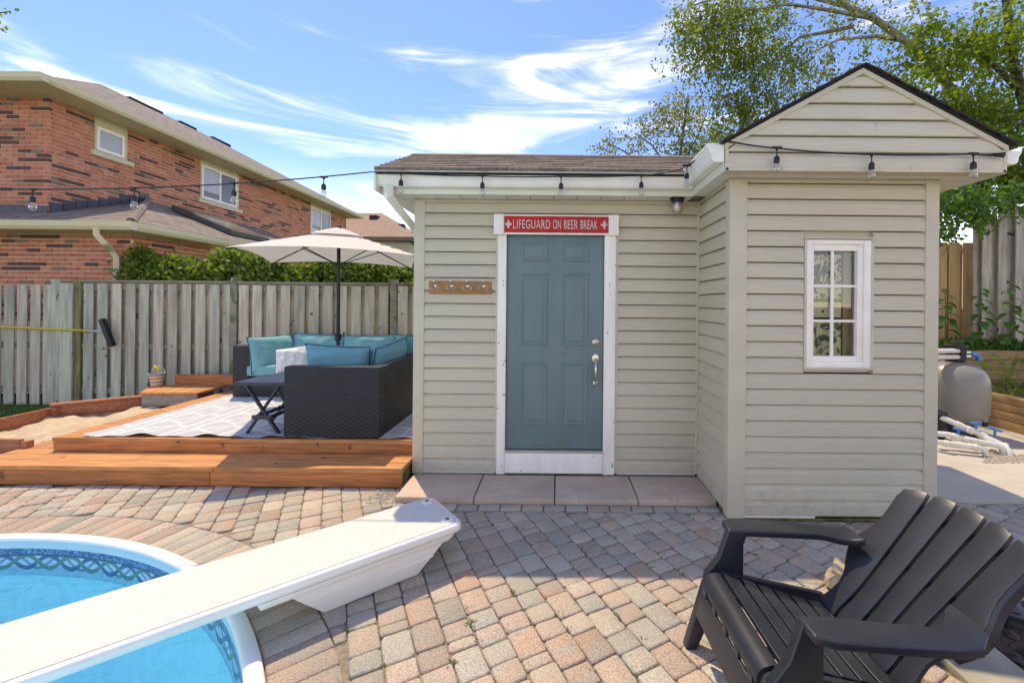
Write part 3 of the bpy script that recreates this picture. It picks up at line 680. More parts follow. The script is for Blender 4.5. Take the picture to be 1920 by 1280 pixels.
obj('cable_coil', MB().tube([P(1862,289,2.89),P(1885,287,2.885),P(1882,294,2.88),P(1866,293,2.885),P(1884,291,2.89)], .006, 6), m_black, sl_)
def cable_at(px):
    return min(path, key=lambda p: abs(CX+FPX*p.x/p.y-px))
for px in (60, 250, 437, 605, 753, 905, 1052, 1202, 1283, 1455, 1632, 1822):
    p = cable_at(px).copy()
    if px < 700: p.x = (px-CX)/FPX*p.y
    y_off = -.012 if px > 700 else 0
    p.y += y_off; x, y, z = p
    if px == 1283: z -= .0
    so = obj('socket', MB().lathe((x,y,z), [(.014,.004),(.016,-.004),(.007,-.016),(.004,-.022),(.004,-.052),(.010,-.058),(.0175,-.068),(.0185,-.100),(.0165,-.104),(.001,-.104)], 14).bar((x-.032,y,z), (x+.032,y,z), .013, .013), m_black, sl_, smooth=True)
    obj('bulb', MB().lathe((x,y,z), [(.012,-.103),(.0135,-.112),(.0215,-.130),(.0235,-.146),(.019,-.162),(.009,-.171),(.001,-.173)], 16), m_bulb, so, smooth=True)
    obj('filament', MB().tube([(x-.006,y,z-.106),(x-.007,y,z-.140),(x,y,z-.148),(x+.007,y,z-.140),(x+.006,y,z-.106)], .0022, 5), m_fil, so)

# ---------------------------------------------------------------- deck, step, sandbox, low platform
def stain(name, col, ax):
    st = {'x': (2.2,26,26), 'y': (26,2.2,26), 'z': (26,26,2.2)}[ax]
    return PM(name, col, .62, .32, 1.6, st, .35, .002, spots=(8.5,.675,tuple(c*.42 for c in col)), rnd=.12, big=.14)
ST = (.54,.22,.075); STF = (.48,.165,.05)
m_stx = stain('stained_board_along', ST, 'x'); m_sty = stain('stained_board_deep', ST, 'y'); m_stf = stain('stained_fascia', STF, 'x'); m_stfy = stain('stained_fascia_side', STF, 'y')
m_cedar = stain('sandbox_board', (.42,.15,.075), 'x')
DZ, SZ = .288, .160
deck = thing('wooden_deck', 'orange stained wooden deck with a long low step in front', 'deck', (-3, 4, 0))
dx0, dx1, dy0, dy1 = -4.66, -1.305, 3.93, 6.40
obj('frame', MB().box(dx0+.05, dx1-.05, dy0+.05, dy1-.02, -.03, DZ-.045), m_wood_grey, deck)
y = dy0
while y < dy1-.02:
    e = min(y+.14, dy1)
    obj('deck_board', MB().box(dx0, dx1, y, e-.005, DZ-.038, DZ), m_stx, deck, bevel=.003, seg=1); y = e
for x0, x1 in ((dx0+.006, -2.72), (-2.717, dx1-.004)): obj('fascia_board', MB().box(x0, x1, dy0+.006, dy0+.044, SZ+.003, DZ-.040), m_stf, deck, bevel=.003)
obj('fascia_board', MB().box(dx0+.006, dx0+.044, dy0+.046, dy1, -.02, DZ-.040), m_stfy, deck, bevel=.003)
sx0_, sx1_, sy0 = -5.03, -1.318, 3.60
obj('step_frame', MB().box(sx0_+.05, sx1_-.01, sy0+.05, dy0+.02, -.03, SZ-.045), m_moss, deck)
for i, (ya, yb, xs_) in enumerate(((sy0-.012, sy0+.122, -5.03), (sy0+.128, sy0+.262, -5.03), (sy0+.268, sy0+.40, -5.03))):
    sp = (-2.9, -3.7, -2.3)[i]
    for xa, xb in ((xs_, sp-.002), (sp+.002, sx1_+.008)): obj('step_board', MB().box(xa, xb, ya, yb, SZ-.038, SZ), m_stx, deck, bevel=.004, seg=1)
for k in range(3): obj('step_board', MB().box(-5.03+k*.125, -5.03+k*.125+.120, sy0+.405, 5.0, SZ-.038, SZ-.001), m_sty, deck, bevel=.004, seg=1)
for x0, x1 in ((sx0_, -2.935), (-2.93, sx1_)): obj('step_fascia', MB().box(x0, x1, sy0, sy0+.038, -.005, SZ-.042), m_stf, deck, bevel=.003)
obj('step_fascia', MB().box(sx1_-.038, sx1_-.002, sy0+.040, dy0-.002, -.005, SZ-.042), m_moss, deck)
obj('step_fascia', MB().box(sx0_+.002, sx0_+.04, sy0+.040, 5.0, -.005, SZ-.042), m_stfy, deck)

# sandbox
sb = [(-5.06,4.03),(-5.62,4.05),(-6.17,4.62),(-6.18,5.20),(-5.50,5.74),(-4.72,5.62),(-4.72,4.40)]
sbz = .245
box_ = thing('sandbox', 'low many sided stained wooden sandbox beside the deck', 'sandbox', (-5.4, 4.9, 0))
for i in range(len(sb)-1):
    a, b = Vector((*sb[i],0)), Vector((*sb[i+1],0)); zt_ = sbz if i not in (3,) else sbz+.015
    obj('side_board', MB().bar(a+Vector((0,0,zt_/2+.055)), b+Vector((0,0,zt_/2+.055)), .036, zt_/2-.005+.0), m_cedar, box_, bevel=.003)
    obj('side_board', MB().bar(a+Vector((0,0,.06)), b+Vector((0,0,.06)), .034, .115), m_cedar, box_, bevel=.003)
    if i in (3,): obj('cap_board', MB().bar(a+Vector((.0,0,zt_+.012)), b+Vector((.0,0,zt_+.012)), .11, .028), m_cedar, box_, bevel=.004)
    obj('corner_block', MB().box(a.x-.03+.05, a.x+.03+.05, a.y-.03, a.y+.03, 0, zt_-.02), m_cedar, box_, bevel=.003)
m_sand = PM('play_sand', (.56,.43,.29), .95, .14, 6, bump=.7, bdist=.03, bscale=14, spots=(24,.66,(.30,.22,.13)))
n = 40; vs = []; 
cxs, cys = -5.42, 4.9
for j in range(n+1):
    for i in range(n+1):
        x = -6.2+1.5*i/n; yy = 4.03+1.72*j/n
        h = .13+.05*math.sin(x*5.1+yy*2.3)*math.sin(yy*4.3)+.018*math.sin(x*23+yy*9)*math.sin(yy*19)+random.uniform(-.006,.006)
        vs.append((x, yy, h))
poly_sb = sb
def inside(p, poly):
    r = False; k = len(poly)
    for i in range(k):
        (x1,y1),(x2,y2) = poly[i], poly[(i+1)%k]
        if (y1 > p[1]) != (y2 > p[1]) and p[0] < (x2-x1)*(p[1]-y1)/(y2-y1)+x1: r = not r
    return r
fs = [(j*(n+1)+i, j*(n+1)+i+1, (j+1)*(n+1)+i+1, (j+1)*(n+1)+i) for j in range(n) for i in range(n) if inside((vs[j*(n+1)+i][0]+.02, vs[j*(n+1)+i][1]+.02), sb)]
tag(obj('sand', MB().add(vs, fs), m_sand, smooth=True), 'heaped pale play sand inside the wooden sandbox', 'sand', kind='stuff')

# low platform against the fence
plat = thing('low_platform', 'low wooden platform with stained boards and backboard against fence', 'platform', (-4.9, 5.8, 0))
pa, pb, pc_, pd = (-5.40,5.50), (-4.68,5.52), (-4.68,6.05), (-5.72,6.02)
for k in range(5):
    t0, t1 = k/5+.004, (k+1)/5-.004
    L = lambda A, B, t: (A[0]+(B[0]-A[0])*t, A[1]+(B[1]-A[1])*t)
    obj('plank', MB().prism([L(pa,pb,t0),L(pa,pb,t1),L(pd,pc_,t1),L(pd,pc_,t0)], .335, .365), m_sty, plat, bevel=.003)
obj('front_board', MB().bar((-5.38,5.53,.26), (-4.69,5.55,.26), .03, .14), m_wood_grey, plat)
obj('side_board', MB().bar((-5.39,5.54,.26), (-5.69,6.01,.26), .03, .14), m_wood_grey, plat)
obj('back_board', MB().box(-5.44, -4.30, 6.055, 6.09, .36, .505), m_stf, plat, bevel=.003)
obj('support', MB().box(-5.25, -4.8, 5.62, 5.95, 0, .33), m_wood_grey, plat)
# bucket
m_pail, nt, b, o = base_mat('striped_tin')
zc = M(nt, 'FRACT', M(nt, 'MULTIPLY', M(nt, 'SUBTRACT', XYZ(nt, POS(nt))[2], .365), 1/.048)); zi = M(nt, 'FLOOR', M(nt, 'MULTIPLY', M(nt, 'SUBTRACT', XYZ(nt, POS(nt))[2], .365), 1/.048))
col = MIX(nt, M(nt, 'MODULO', zi, 2), (.70,.33,.07), (.30,.33,.42)); col = MIX(nt, M(nt, 'GREATER_THAN', zc, .55), col, (.75,.72,.66))
nt.links.new(col, b.inputs['Base Color']); b.inputs['Roughness'].default_value = .4
bp_ = Vector((-5.58, 5.93, .366))
pail = thing('toy_bucket', 'small striped toy bucket with yellow scoop on platform corner', 'bucket', bp_)
obj('pail', MB().lathe(bp_, [(.062,0),(.090,.165),(.095,.168),(.095,.176),(.086,.174),(.060,.01),(.001,.01)], 22), m_pail, pail, smooth=True)
obj('handle', MB().tube([bp_+Vector((.092*math.cos(t), .02, .17+.12*math.sin(t))) for t in np.linspace(0, math.pi, 12)], .004, 6), m_nickel, pail)
tag(obj('toy_scoop', MB().tube([bp_+Vector((.02,0,.05)), bp_+Vector((.045,-.01,.20)), bp_+Vector((.02,-.02,.255)), bp_+Vector((-.02,-.02,.27))], [.008,.010,.016,.020], 8), PM('yellow_plastic', (.70,.52,.03), .4), smooth=True), 'yellow plastic scoop sticking out of the striped toy bucket', 'scoop')

# outdoor rug
m_rug, nt, b, o = base_mat('woven_rug')
s = XYZ(nt, POS(nt)); nz = NOISE(nt, POS(nt), 3, 3)
u = M(nt, 'MULTIPLY', M(nt, 'ADD', s[0], 4.40), 1/.56); fu = M(nt, 'FRACT', u); y_ = s[1]
def line(v, c, wd): return M(nt, 'LESS_THAN', M(nt, 'ABSOLUTE', M(nt, 'SUBTRACT', v, c)), wd)
l = M(nt, 'MAXIMUM', line(fu, .22, .022), M(nt, 'MAXIMUM', line(fu, .45, .022), line(fu, .93, .016)))
def diag(k, per, lo, hi, ph):
    f = M(nt, 'FRACT', M(nt, 'ADD', M(nt, 'ADD', M(nt, 'MULTIPLY', y_, 1/per), M(nt, 'MULTIPLY', fu, k)), ph))
    m_ = M(nt, 'MULTIPLY', M(nt, 'GREATER_THAN', fu, lo), M(nt, 'LESS_THAN', fu, hi))
    return M(nt, 'MULTIPLY', line(f, .5, .05), m_)
for a in (diag(.9, .30, .45, .93, 0), diag(-1.4, .30, .45, .70, .3), diag(.5, .42, .0, .22, .2), diag(-1.2, .36, .70, .93, .6)): l = M(nt, 'MAXIMUM', l, a)
sp = RAMP(nt, NOISE(nt, POS(nt), 46, 2), (.56,.60,0,.7)); l = M(nt, 'MAXIMUM', l, M(nt, 'MULTIPLY', sp, M(nt, 'MULTIPLY', M(nt, 'GREATER_THAN', fu, .24), M(nt, 'LESS_THAN', fu, .43))))
c = MIX(nt, l, MIX(nt, nz, (.42,.44,.47), (.48,.495,.52)), (.68,.68,.68)); nt.links.new(c, b.inputs['Base Color']); b.inputs['Roughness'].default_value = .85
BUMP(nt, b, NOISE(nt, POS(nt), 220, 2), .3, .002)
vs = []; nx, ny = 110, 40
for j in range(ny+1):
    for i in range(nx+1):
        x = -4.40+3.07*i/nx; t = j/ny; yy = 3.955+2.40*t**1.6
        wv = max(0, 1-(yy-3.955)/.30)**1.5*(.012+.012*math.sin(x*9.5+.6)+.008*math.sin(x*21+1))
        we = max(0, 1-(x+4.40)/.12)*.006
        vs.append((x, yy+.012*math.sin(x*3.1)*(1-t), DZ+.006+max(0, wv)+we))
rug = obj('outdoor_rug', MB().add(vs, [(j*(nx+1)+i, j*(nx+1)+i+1, (j+1)*(nx+1)+i+1, (j+1)*(nx+1)+i) for j in range(ny) for i in range(nx)]), m_rug, smooth=True)
tag(rug, 'grey and white patterned outdoor rug with wavy edge on deck', 'rug')
RZ = DZ+.010

# ---------------------------------------------------------------- wicker sectional
m_wick, nt, b, o = base_mat('woven_wicker')
p = POS(nt); s = XYZ(nt, p); hor = M(nt, 'ADD', s[0], s[1])
rowi = M(nt, 'FLOOR', M(nt, 'MULTIPLY', s[2], 1/.020)); ph = M(nt, 'MULTIPLY', M(nt, 'MODULO', rowi, 2), math.pi)
wv = M(nt, 'SINE', M(nt, 'ADD', M(nt, 'MULTIPLY', hor, 2*math.pi/.072), ph)); rz_ = M(nt, 'ABSOLUTE', M(nt, 'SINE', M(nt, 'MULTIPLY', s[2], math.pi/.020)))
hgt = M(nt, 'MULTIPLY', M(nt, 'MULTIPLY_ADD', wv, .5, .5), rz_)
c = MIX(nt, hgt, (.006,.007,.009), (.046,.048,.058)); nt.links.new(c, b.inputs['Base Color']); b.inputs['Roughness'].default_value = .48
BUMP(nt, b, hgt, .9, .010)
sofa = thing('sectional_sofa', 'black wicker L shaped outdoor sectional sofa on the rug', 'sofa', (-2.6, 5.2, RZ))
SX0, SX1 = -2.545, -1.655; SY0, SY1 = 3.955, 6.36; BX0 = -4.285; BY0 = 5.61; ZT, ZA = .955, .60
obj('end_arm', MB().box(SX0, SX1, SY0, SY0+.12, RZ, ZT), m_wick, sofa, bevel=.012)
obj('backrest', MB().box(SX1-.105, SX1-.002, SY0+.122, 5.085, RZ, ZT-.003), m_wick, sofa, bevel=.012)
obj('backrest', MB().box(SX1-.105, SX1-.002, 5.09, SY1-.002, RZ, ZT-.003), m_wick, sofa, bevel=.012)
obj('seat_base', MB().box(SX0+.004, SX1-.107, SY0+.122, BY0+.2, RZ, ZA-.02), m_wick, sofa, bevel=.01)
obj('backrest', MB().box(BX0+.225, -2.95, SY1-.10, SY1, RZ, ZT), m_wick, sofa, bevel=.012)
obj('backrest', MB().box(-2.946, SX1-.107, SY1-.10, SY1, RZ, ZT), m_wick, sofa, bevel=.012)
obj('arm', MB().box(BX0, BX0+.222, BY0, SY1, RZ, ZT+.012), m_wick, sofa, bevel=.012)
obj('seat_base', MB().box(BX0+.224, SX0+.002, BY0+.012, SY1-.102, RZ, ZA-.03), m_wick, sofa, bevel=.01)
# cushions
def cloth(name, col): return PM(name, col, .9, .08, 3, bump=.55, bdist=.03, bscale=5.0, big=.06)
m_teal = cloth('teal_fabric', (.15,.40,.43)); m_teal2 = cloth('teal_fabric_blue', (.12,.34,.41)); m_pipe = PM('dark_piping', (.02,.06,.085), .8)
def pillow_mesh(name, w, h, t, mat, pipe=True, n=20, seed=0):
    r = random.Random(seed); mb = MB(); idx = {}
    for sgn in (1, -1):
        for j in range(n+1):
            for i in range(n+1):
                a, b_ = -1+2*i/n, -1+2*j/n; e = (1-abs(a)**3.2)*(1-abs(b_)**3.2)
                pin = 1-.055*(1-abs(a)**2)*abs(b_)**3 if False else 1
                x = a*w/2*(1-.07*(1-a*a)*0-.06*(1-abs(b_)**2)*abs(a)**6); y = b_*h/2*(1-.06*(1-abs(a)**2)*abs(b_)**6)
                wr = .011*math.sin(a*7+b_*3+seed)*math.sin(b_*6-a*4+seed*2)*e**.3
                z = sgn*(t/2*max(e,0)**.48+wr*(1 if e > .02 else 0)); edge = i in (0,n) or j in (0,n)
                if edge:
                    if (i,j) not in idx: idx[(i,j)] = len(mb.v); mb.v.append((x,y,0))
                    idx[(i,j,sgn)] = idx[(i,j)]
                else: idx[(i,j,sgn)] = len(mb.v); mb.v.append((x,y,z))
        for j in range(n):
            for i in range(n):
                f = (idx[(i,j,sgn)], idx[(i+1,j,sgn)], idx[(i+1,j+1,sgn)], idx[(i,j+1,sgn)]); mb.f.append(f if sgn > 0 else f[::-1]); mb.m.append(0)
    rim = [mb.v[idx[(i,0)]] for i in range(n+1)]+[mb.v[idx[(n,j)]] for j in range(1,n+1)]+[mb.v[idx[(i,n)]] for i in range(n-1,-1,-1)]+[mb.v[idx[(0,j)]] for j in range(n-1,0,-1)]
    if pipe: mb.tube(rim+[rim[0]], .0055, 6, False, 1)
    return mesh(name, mb, [mat, m_pipe], smooth=True)
def pillow(name, label, cat, c, w, h, t, mat, face, tilt=0, spin=0, seed=0, pipe=True, group=None):
    me = pillow_mesh(name, w*1.06, h*1.10, t*1.25, mat, pipe, seed=seed)       # face: direction the cushion's front looks (angle in XY); tilt back
    o = obj(name, me, None); o.location = c
    Rm = Matrix.Rotation(face+math.pi/2, 4, 'Z') @ Matrix.Rotation(math.pi/2-tilt, 4, 'X') @ Matrix.Rotation(spin, 4, 'Z')
    o.rotation_euler = Rm.to_euler(); return tag(o, label, cat, group)
GB = 'teal sofa cushions'
yb = 6.17
pillow('back_cushion', 'teal back cushion leaning on the far left sofa arm', 'cushion', (-3.94,5.88,.84), .60, .44, .20, m_teal, R(-20), R(12), 0, 1, group=GB)
pillow('back_cushion', 'teal back cushion against fence side, left of umbrella pole', 'cushion', (-3.46,yb,.86), .74, .42, .22, m_teal, R(-90), R(10), R(-2), 2, group=GB)
pillow('back_cushion', 'teal back cushion directly behind the umbrella pole', 'cushion', (-2.72,yb,.85), .76, .42, .22, m_teal, R(-90), R(10), R(1.5), 3, group=GB)
pillow('back_cushion', 'teal back cushion in the far corner right of umbrella pole', 'cushion', (-2.02,yb,.85), .70, .42, .20, m_teal, R(-90), R(10), R(-2), 4, group=GB)
pillow('back_cushion', 'large blue teal cushion just above the near wicker end panel', 'cushion', (-2.26,4.40,.90), .62, .40, .20, m_teal2, R(90), R(14), R(3), 5, group=GB)
pillow('back_cushion', 'blue teal cushion leaning on right backrest, nearest the camera', 'cushion', (-1.90,4.72,.90), .60, .40, .22, m_teal2, R(176), R(16), R(-6), 6, group=GB)
pillow('back_cushion', 'blue teal cushion leaning on right backrest, beside shed corner', 'cushion', (-1.88,5.36,.92), .60, .42, .20, m_teal2, R(183), R(14), R(5), 7, group=GB)
m_dot, nt, b, o = base_mat('dotted_fabric')
vo = S(nt, 'ShaderNodeTexVoronoi'); vo.inputs['Scale'].default_value = 38; vo.inputs['Randomness'].default_value = .25; nt.links.new(S(nt, 'ShaderNodeTexCoord').outputs['Object'], vo.inputs[0])
nt.links.new(MIX(nt, M(nt, 'LESS_THAN', vo.outputs[0], .26), (.72,.74,.73), (.30,.47,.50)), b.inputs['Base Color']); b.inputs['Roughness'].default_value = .9
pillow('back_cushion', 'blue teal cushion lying across the right seat behind the near panel', 'cushion', (-2.02,4.98,.80), .58, .40, .20, m_teal2, R(140), R(38), R(12), 9, group=GB)
pillow('throw_pillow', 'small white patterned throw pillow on the left seat', 'pillow', (-3.52,5.66,.79), .40, .30, .13, m_dot, R(-78), R(22), R(8), 8)
def seat_cushion(label, x0, x1, y0, y1, z0, z1, mat):
    o = obj('seat_cushion', MB().box(x0, x1, y0, y1, z0, z1), mat, None, bevel=.035, seg=4); return tag(o, label, 'seat cushion', 'teal seat cushions')
seat_cushion('long teal seat cushion on the left back row', BX0+.19, -3.16, BY0-.02, SY1-.11, ZA-.028, ZA+.105, m_teal)
seat_cushion('teal seat cushion in the back row beside the corner', -3.155, SX0+.02, BY0-.015, SY1-.11, ZA-.028, ZA+.10, m_teal)
seat_cushion('teal seat cushion on the right leg of the sofa', SX0+.025, SX1-.11, SY0+.125, 5.8, ZA-.018, ZA+.10, m_teal)

# folding side table
m_dkm = PM('dark_resin', (.030,.033,.042), .42, .15, 12)
m_top = PM('grey_slat', (.22,.23,.26), .35, .15, 12)
tab = thing('side_table', 'dark folding slatted side table on crossed legs beside sofa', 'side table', (-2.80, 4.2, RZ))
TX0, TX1, TY0, TY1, TZ = -3.045, -2.565, 4.00, 4.42, .795
for k in range(6):
    x0 = TX0+(TX1-TX0)*k/6; obj('top_slat', MB().box(x0+.002, x0+(TX1-TX0)/6-.003, TY0+.022, TY1-.022, TZ-.022, TZ), m_top, tab, bevel=.003)
for y0 in (TY0, TY1-.02): obj('top_rail', MB().box(TX0, TX1, y0, y0+.020, TZ-.032, TZ+.001), m_dkm, tab, bevel=.004)
for x_ in (TX0+.075, TX1-.075):
    for (ya, yb2) in ((TY0+.03, TY1-.0), (TY1-.03, TY0+.0)):
        pass
for y_, k in ((TY0+.045, 1), (TY1-.045, 1)):
    obj('leg', MB().bar((TX0+.085,y_,TZ-.03), (TX1-.075,y_,RZ+.004), .020, .034, (0,1,0)), m_dkm, tab, bevel=.003)
    obj('leg', MB().bar((TX1-.085,y_+.022,TZ-.03), (TX0+.085,y_+.022,RZ+.004), .020, .034, (0,1,0)), m_dkm, tab, bevel=.003)
obj('stretcher', MB().box(TX0+.155, TX1-.14, TY0+.022, TY0+.034, RZ+.145, RZ+.185), m_dkm, tab, bevel=.003)
obj('stretcher', MB().box(TX0+.155, TX1-.14, TY1-.012, TY1-.0, RZ+.145, RZ+.185), m_dkm, tab, bevel=.003)
for xx in (TX0+.17, TX1-.17): obj('stretcher', MB().box(xx, xx+.02, TY0+.036, TY1-.014, RZ+.15, RZ+.18), m_dkm, tab)

# umbrella
m_can, nt, b, o = base_mat('canopy_fabric')
p = POS(nt); c = MIX(nt, NOISE(nt, p, 6, 3), (.74,.69,.62), (.78,.73,.66)); nt.links.new(c, b.inputs['Base Color']); b.inputs['Roughness'].default_value = .9
t_ = S(nt, 'ShaderNodeBsdfTranslucent'); t_.inputs[0].default_value = (.62,.58,.54,1); x = S(nt, 'ShaderNodeMixShader'); x.inputs[0].default_value = .22
nt.links.new(b.outputs[0], x.inputs[1]); nt.links.new(t_.outputs[0], x.inputs[2]); nt.links.new(x.outputs[0], o.inputs[0])
UC = Vector((-2.735, 5.29)); ua = R(22); UH = .90; UZ, UT = 2.075, 2.43
umb = thing('patio_umbrella', 'off white square patio umbrella on black pole over sofa', 'umbrella', (UC.x, UC.y, RZ))
def uv_(a, b_): return (UC.x+a*math.cos(ua)-b_*math.sin(ua), UC.y+a*math.sin(ua)+b_*math.cos(ua))
n = 16; vs = []
def cz(a, b_):
    m_ = max(abs(a), abs(b_)); l_ = min(abs(a), abs(b_))/max(m_, 1e-6)
    return UT-(UT-UZ)*(m_**1.05)+.05*m_*m_*(1-l_**2)*1.0
for j in range(n+1):
    for i in range(n+1):
        a, b_ = -1+2*i/n, -1+2*j/n; x, y = uv_(a*UH, b_*UH); vs.append((x, y, cz(a, b_)))
obj('canopy', MB().add(vs, [(j*(n+1)+i, j*(n+1)+i+1, (j+1)*(n+1)+i+1, (j+1)*(n+1)+i) for j in range(n) for i in range(n)]), m_can, umb, smooth=True)
vs = []; n = 8
for j in range(n+1):
    for i in range(n+1):
        a, b_ = -.30+.6*i/n, -.30+.6*j/n; x, y = uv_(a*UH, b_*UH); vs.append((x, y, cz(a, b_)+.025+.03*(1-max(abs(a),abs(b_))/.3)))
obj('vent_cap', MB().add(vs, [(j*(n+1)+i, j*(n+1)+i+1, (j+1)*(n+1)+i+1, (j+1)*(n+1)+i) for j in range(n) for i in range(n)]), m_can, umb, smooth=True)
obj('pole', MB().tube([(UC.x,UC.y,RZ), (UC.x,UC.y,UT+.02)], .021, 14), m_black, umb, smooth=True)
obj('finial', MB().lathe((UC.x,UC.y,UT+.05), [(.02,-.02),(.032,0),(.026,.018),(.001,.03)], 14), m_black, umb, smooth=True)
for a, b_ in ((1,1),(1,-1),(-1,1),(-1,-1)):
    x, y = uv_(a*UH*.99, b_*UH*.99); obj('rib', MB().tube([(UC.x,UC.y,UT-.03), (*uv_(a*UH*.5,b_*UH*.5), cz(a*.5,b_*.5)-.014), (x,y,cz(a,b_)-.012)], .008, 6), m_black, umb)
    obj('strut', MB().tube([(UC.x,UC.y,UT-.42), (*uv_(a*UH*.5,b_*UH*.5), cz(a*.5,b_*.5)-.02)], .006, 6), m_black, umb)
obj('crank_box', MB().lathe((UC.x,UC.y,1.12), [(.022,-.05),(.036,-.04),(.038,.03),(.022,.05)], 12).tube([(UC.x+.03,UC.y,1.13),(UC.x+.075,UC.y-.01,1.13),(UC.x+.075,UC.y-.01,1.18),(UC.x+.10,UC.y-.03,1.18)], .008, 6), m_black, umb)
obj('base', MB().lathe((UC.x,UC.y,RZ), [(.23,0),(.23,.04),(.06,.07),(.04,.3),(.03,.3)], 24), m_black, umb, smooth=True)

# ---------------------------------------------------------------- diving board
m_fib = PM('board_fibreglass', (.84,.81,.76), .35, .04, 5, big=.05)
m_tread = PM('board_tread', (.62,.60,.55), .9, .06, 40, bump=.6, bdist=.003, bscale=150, spots=(120,.62,(.72,.70,.65)))
dv = Vector((.766,.643,0)); nv = Vector((.643,-.766,0))     # along the board, and across towards the camera
HB = .252
def DB(s, n, z): return dv*s+nv*n+Vector((0,0,z))
board = thing('diving_board', 'long white diving board on moulded stand reaching over the pool', 'diving board', DB(.72,-2.54,0))
s0, s1, n0, n1 = -1.20, 1.215, -2.768, -2.310
def outline(i):                                             # plan outline with rounded tail corners
    a0, a1, b0, b1 = s0+i, s1-i, n0+i, n1-i; r = .055; pts = [(a0,b0),(a0,b1)]
    for cx_, cy_, st in ((a1-r, b1-r, 90), (a1-r, b0+r, 0)):
        for k in range(6):
            t = R(st-90*k/5); pts.append((cx_+r*math.cos(t), cy_+r*math.sin(t)))
    return pts
lv = [(.012,HB-.050),(.0,HB-.042),(.0,HB-.012),(.006,HB-.003),(.016,HB)]
vs = []; k = len(outline(0))
for i, z in lv: vs += [DB(a, b, z) for a, b in outline(i)]
fs = [(l*k+j, l*k+(j+1)%k, (l+1)*k+(j+1)%k, (l+1)*k+j) for l in range(len(lv)-1) for j in range(k)]+[tuple(range(k)), tuple(range((len(lv)-1)*k, len(lv)*k))]
obj('plank', MB().add(vs, fs), m_fib, board, smooth=True)
obj('tread', MB().prism([(DB(a,b,0).x, DB(a,b,0).y) for a, b in outline(.022)], HB+.0005, HB+.0035), m_tread, board)
m_bolt = PM('bolt_steel', (.30,.28,.25), .35, .2, 30, metal=.9)
for nn in (-2.695, -2.395):
    c_ = DB(1.145, nn, HB+.003); w_ = obj('washer', MB().lathe(c_, [(.036,0),(.034,.004),(.001,.005)], 20), m_fib, board, smooth=True)
    obj('bolt', MB().lathe(c_, [(.014,.004),(.013,.010),(.001,.012)], 12), m_bolt, w_, smooth=True)
def frus(sa, sb, na, nb, z0, sc, sd_, nc, nd, z1):
    return [DB(sa,na,z0),DB(sb,na,z0),DB(sb,nb,z0),DB(sa,nb,z0),DB(sc,nc,z1),DB(sd_,nc,z1),DB(sd_,nd,z1),DB(sc,nd,z1)], [(0,3,2,1),(4,5,6,7),(0,1,5,4),(1,2,6,5),(2,3,7,6),(3,0,4,7)]
obj('stand_flange', MB().add(*frus(.215,1.13,-2.745,-2.335,.160, .20,1.165,-2.760,-2.320,.199)), m_fib, board, bevel=.012)
st_ = obj('stand', MB().add(*frus(.485,.965,-2.69,-2.385,.0, .335,1.105,-2.735,-2.345,.158)), m_fib, board, bevel=.014)
def face(s_, z): # point on the stand's near face
    t = z/.158; return DB(s_, -2.385+.040*t+.001, z)
for (sa, za, sb_, zb2) in ((.40,.118,.70,.118), (.70,.118,.735,.092), (.735,.092,1.045,.092)):
    obj('mould_line', MB().bar(face(sa,za), face(sb_,zb2), .007, .007), m_fib, st_)

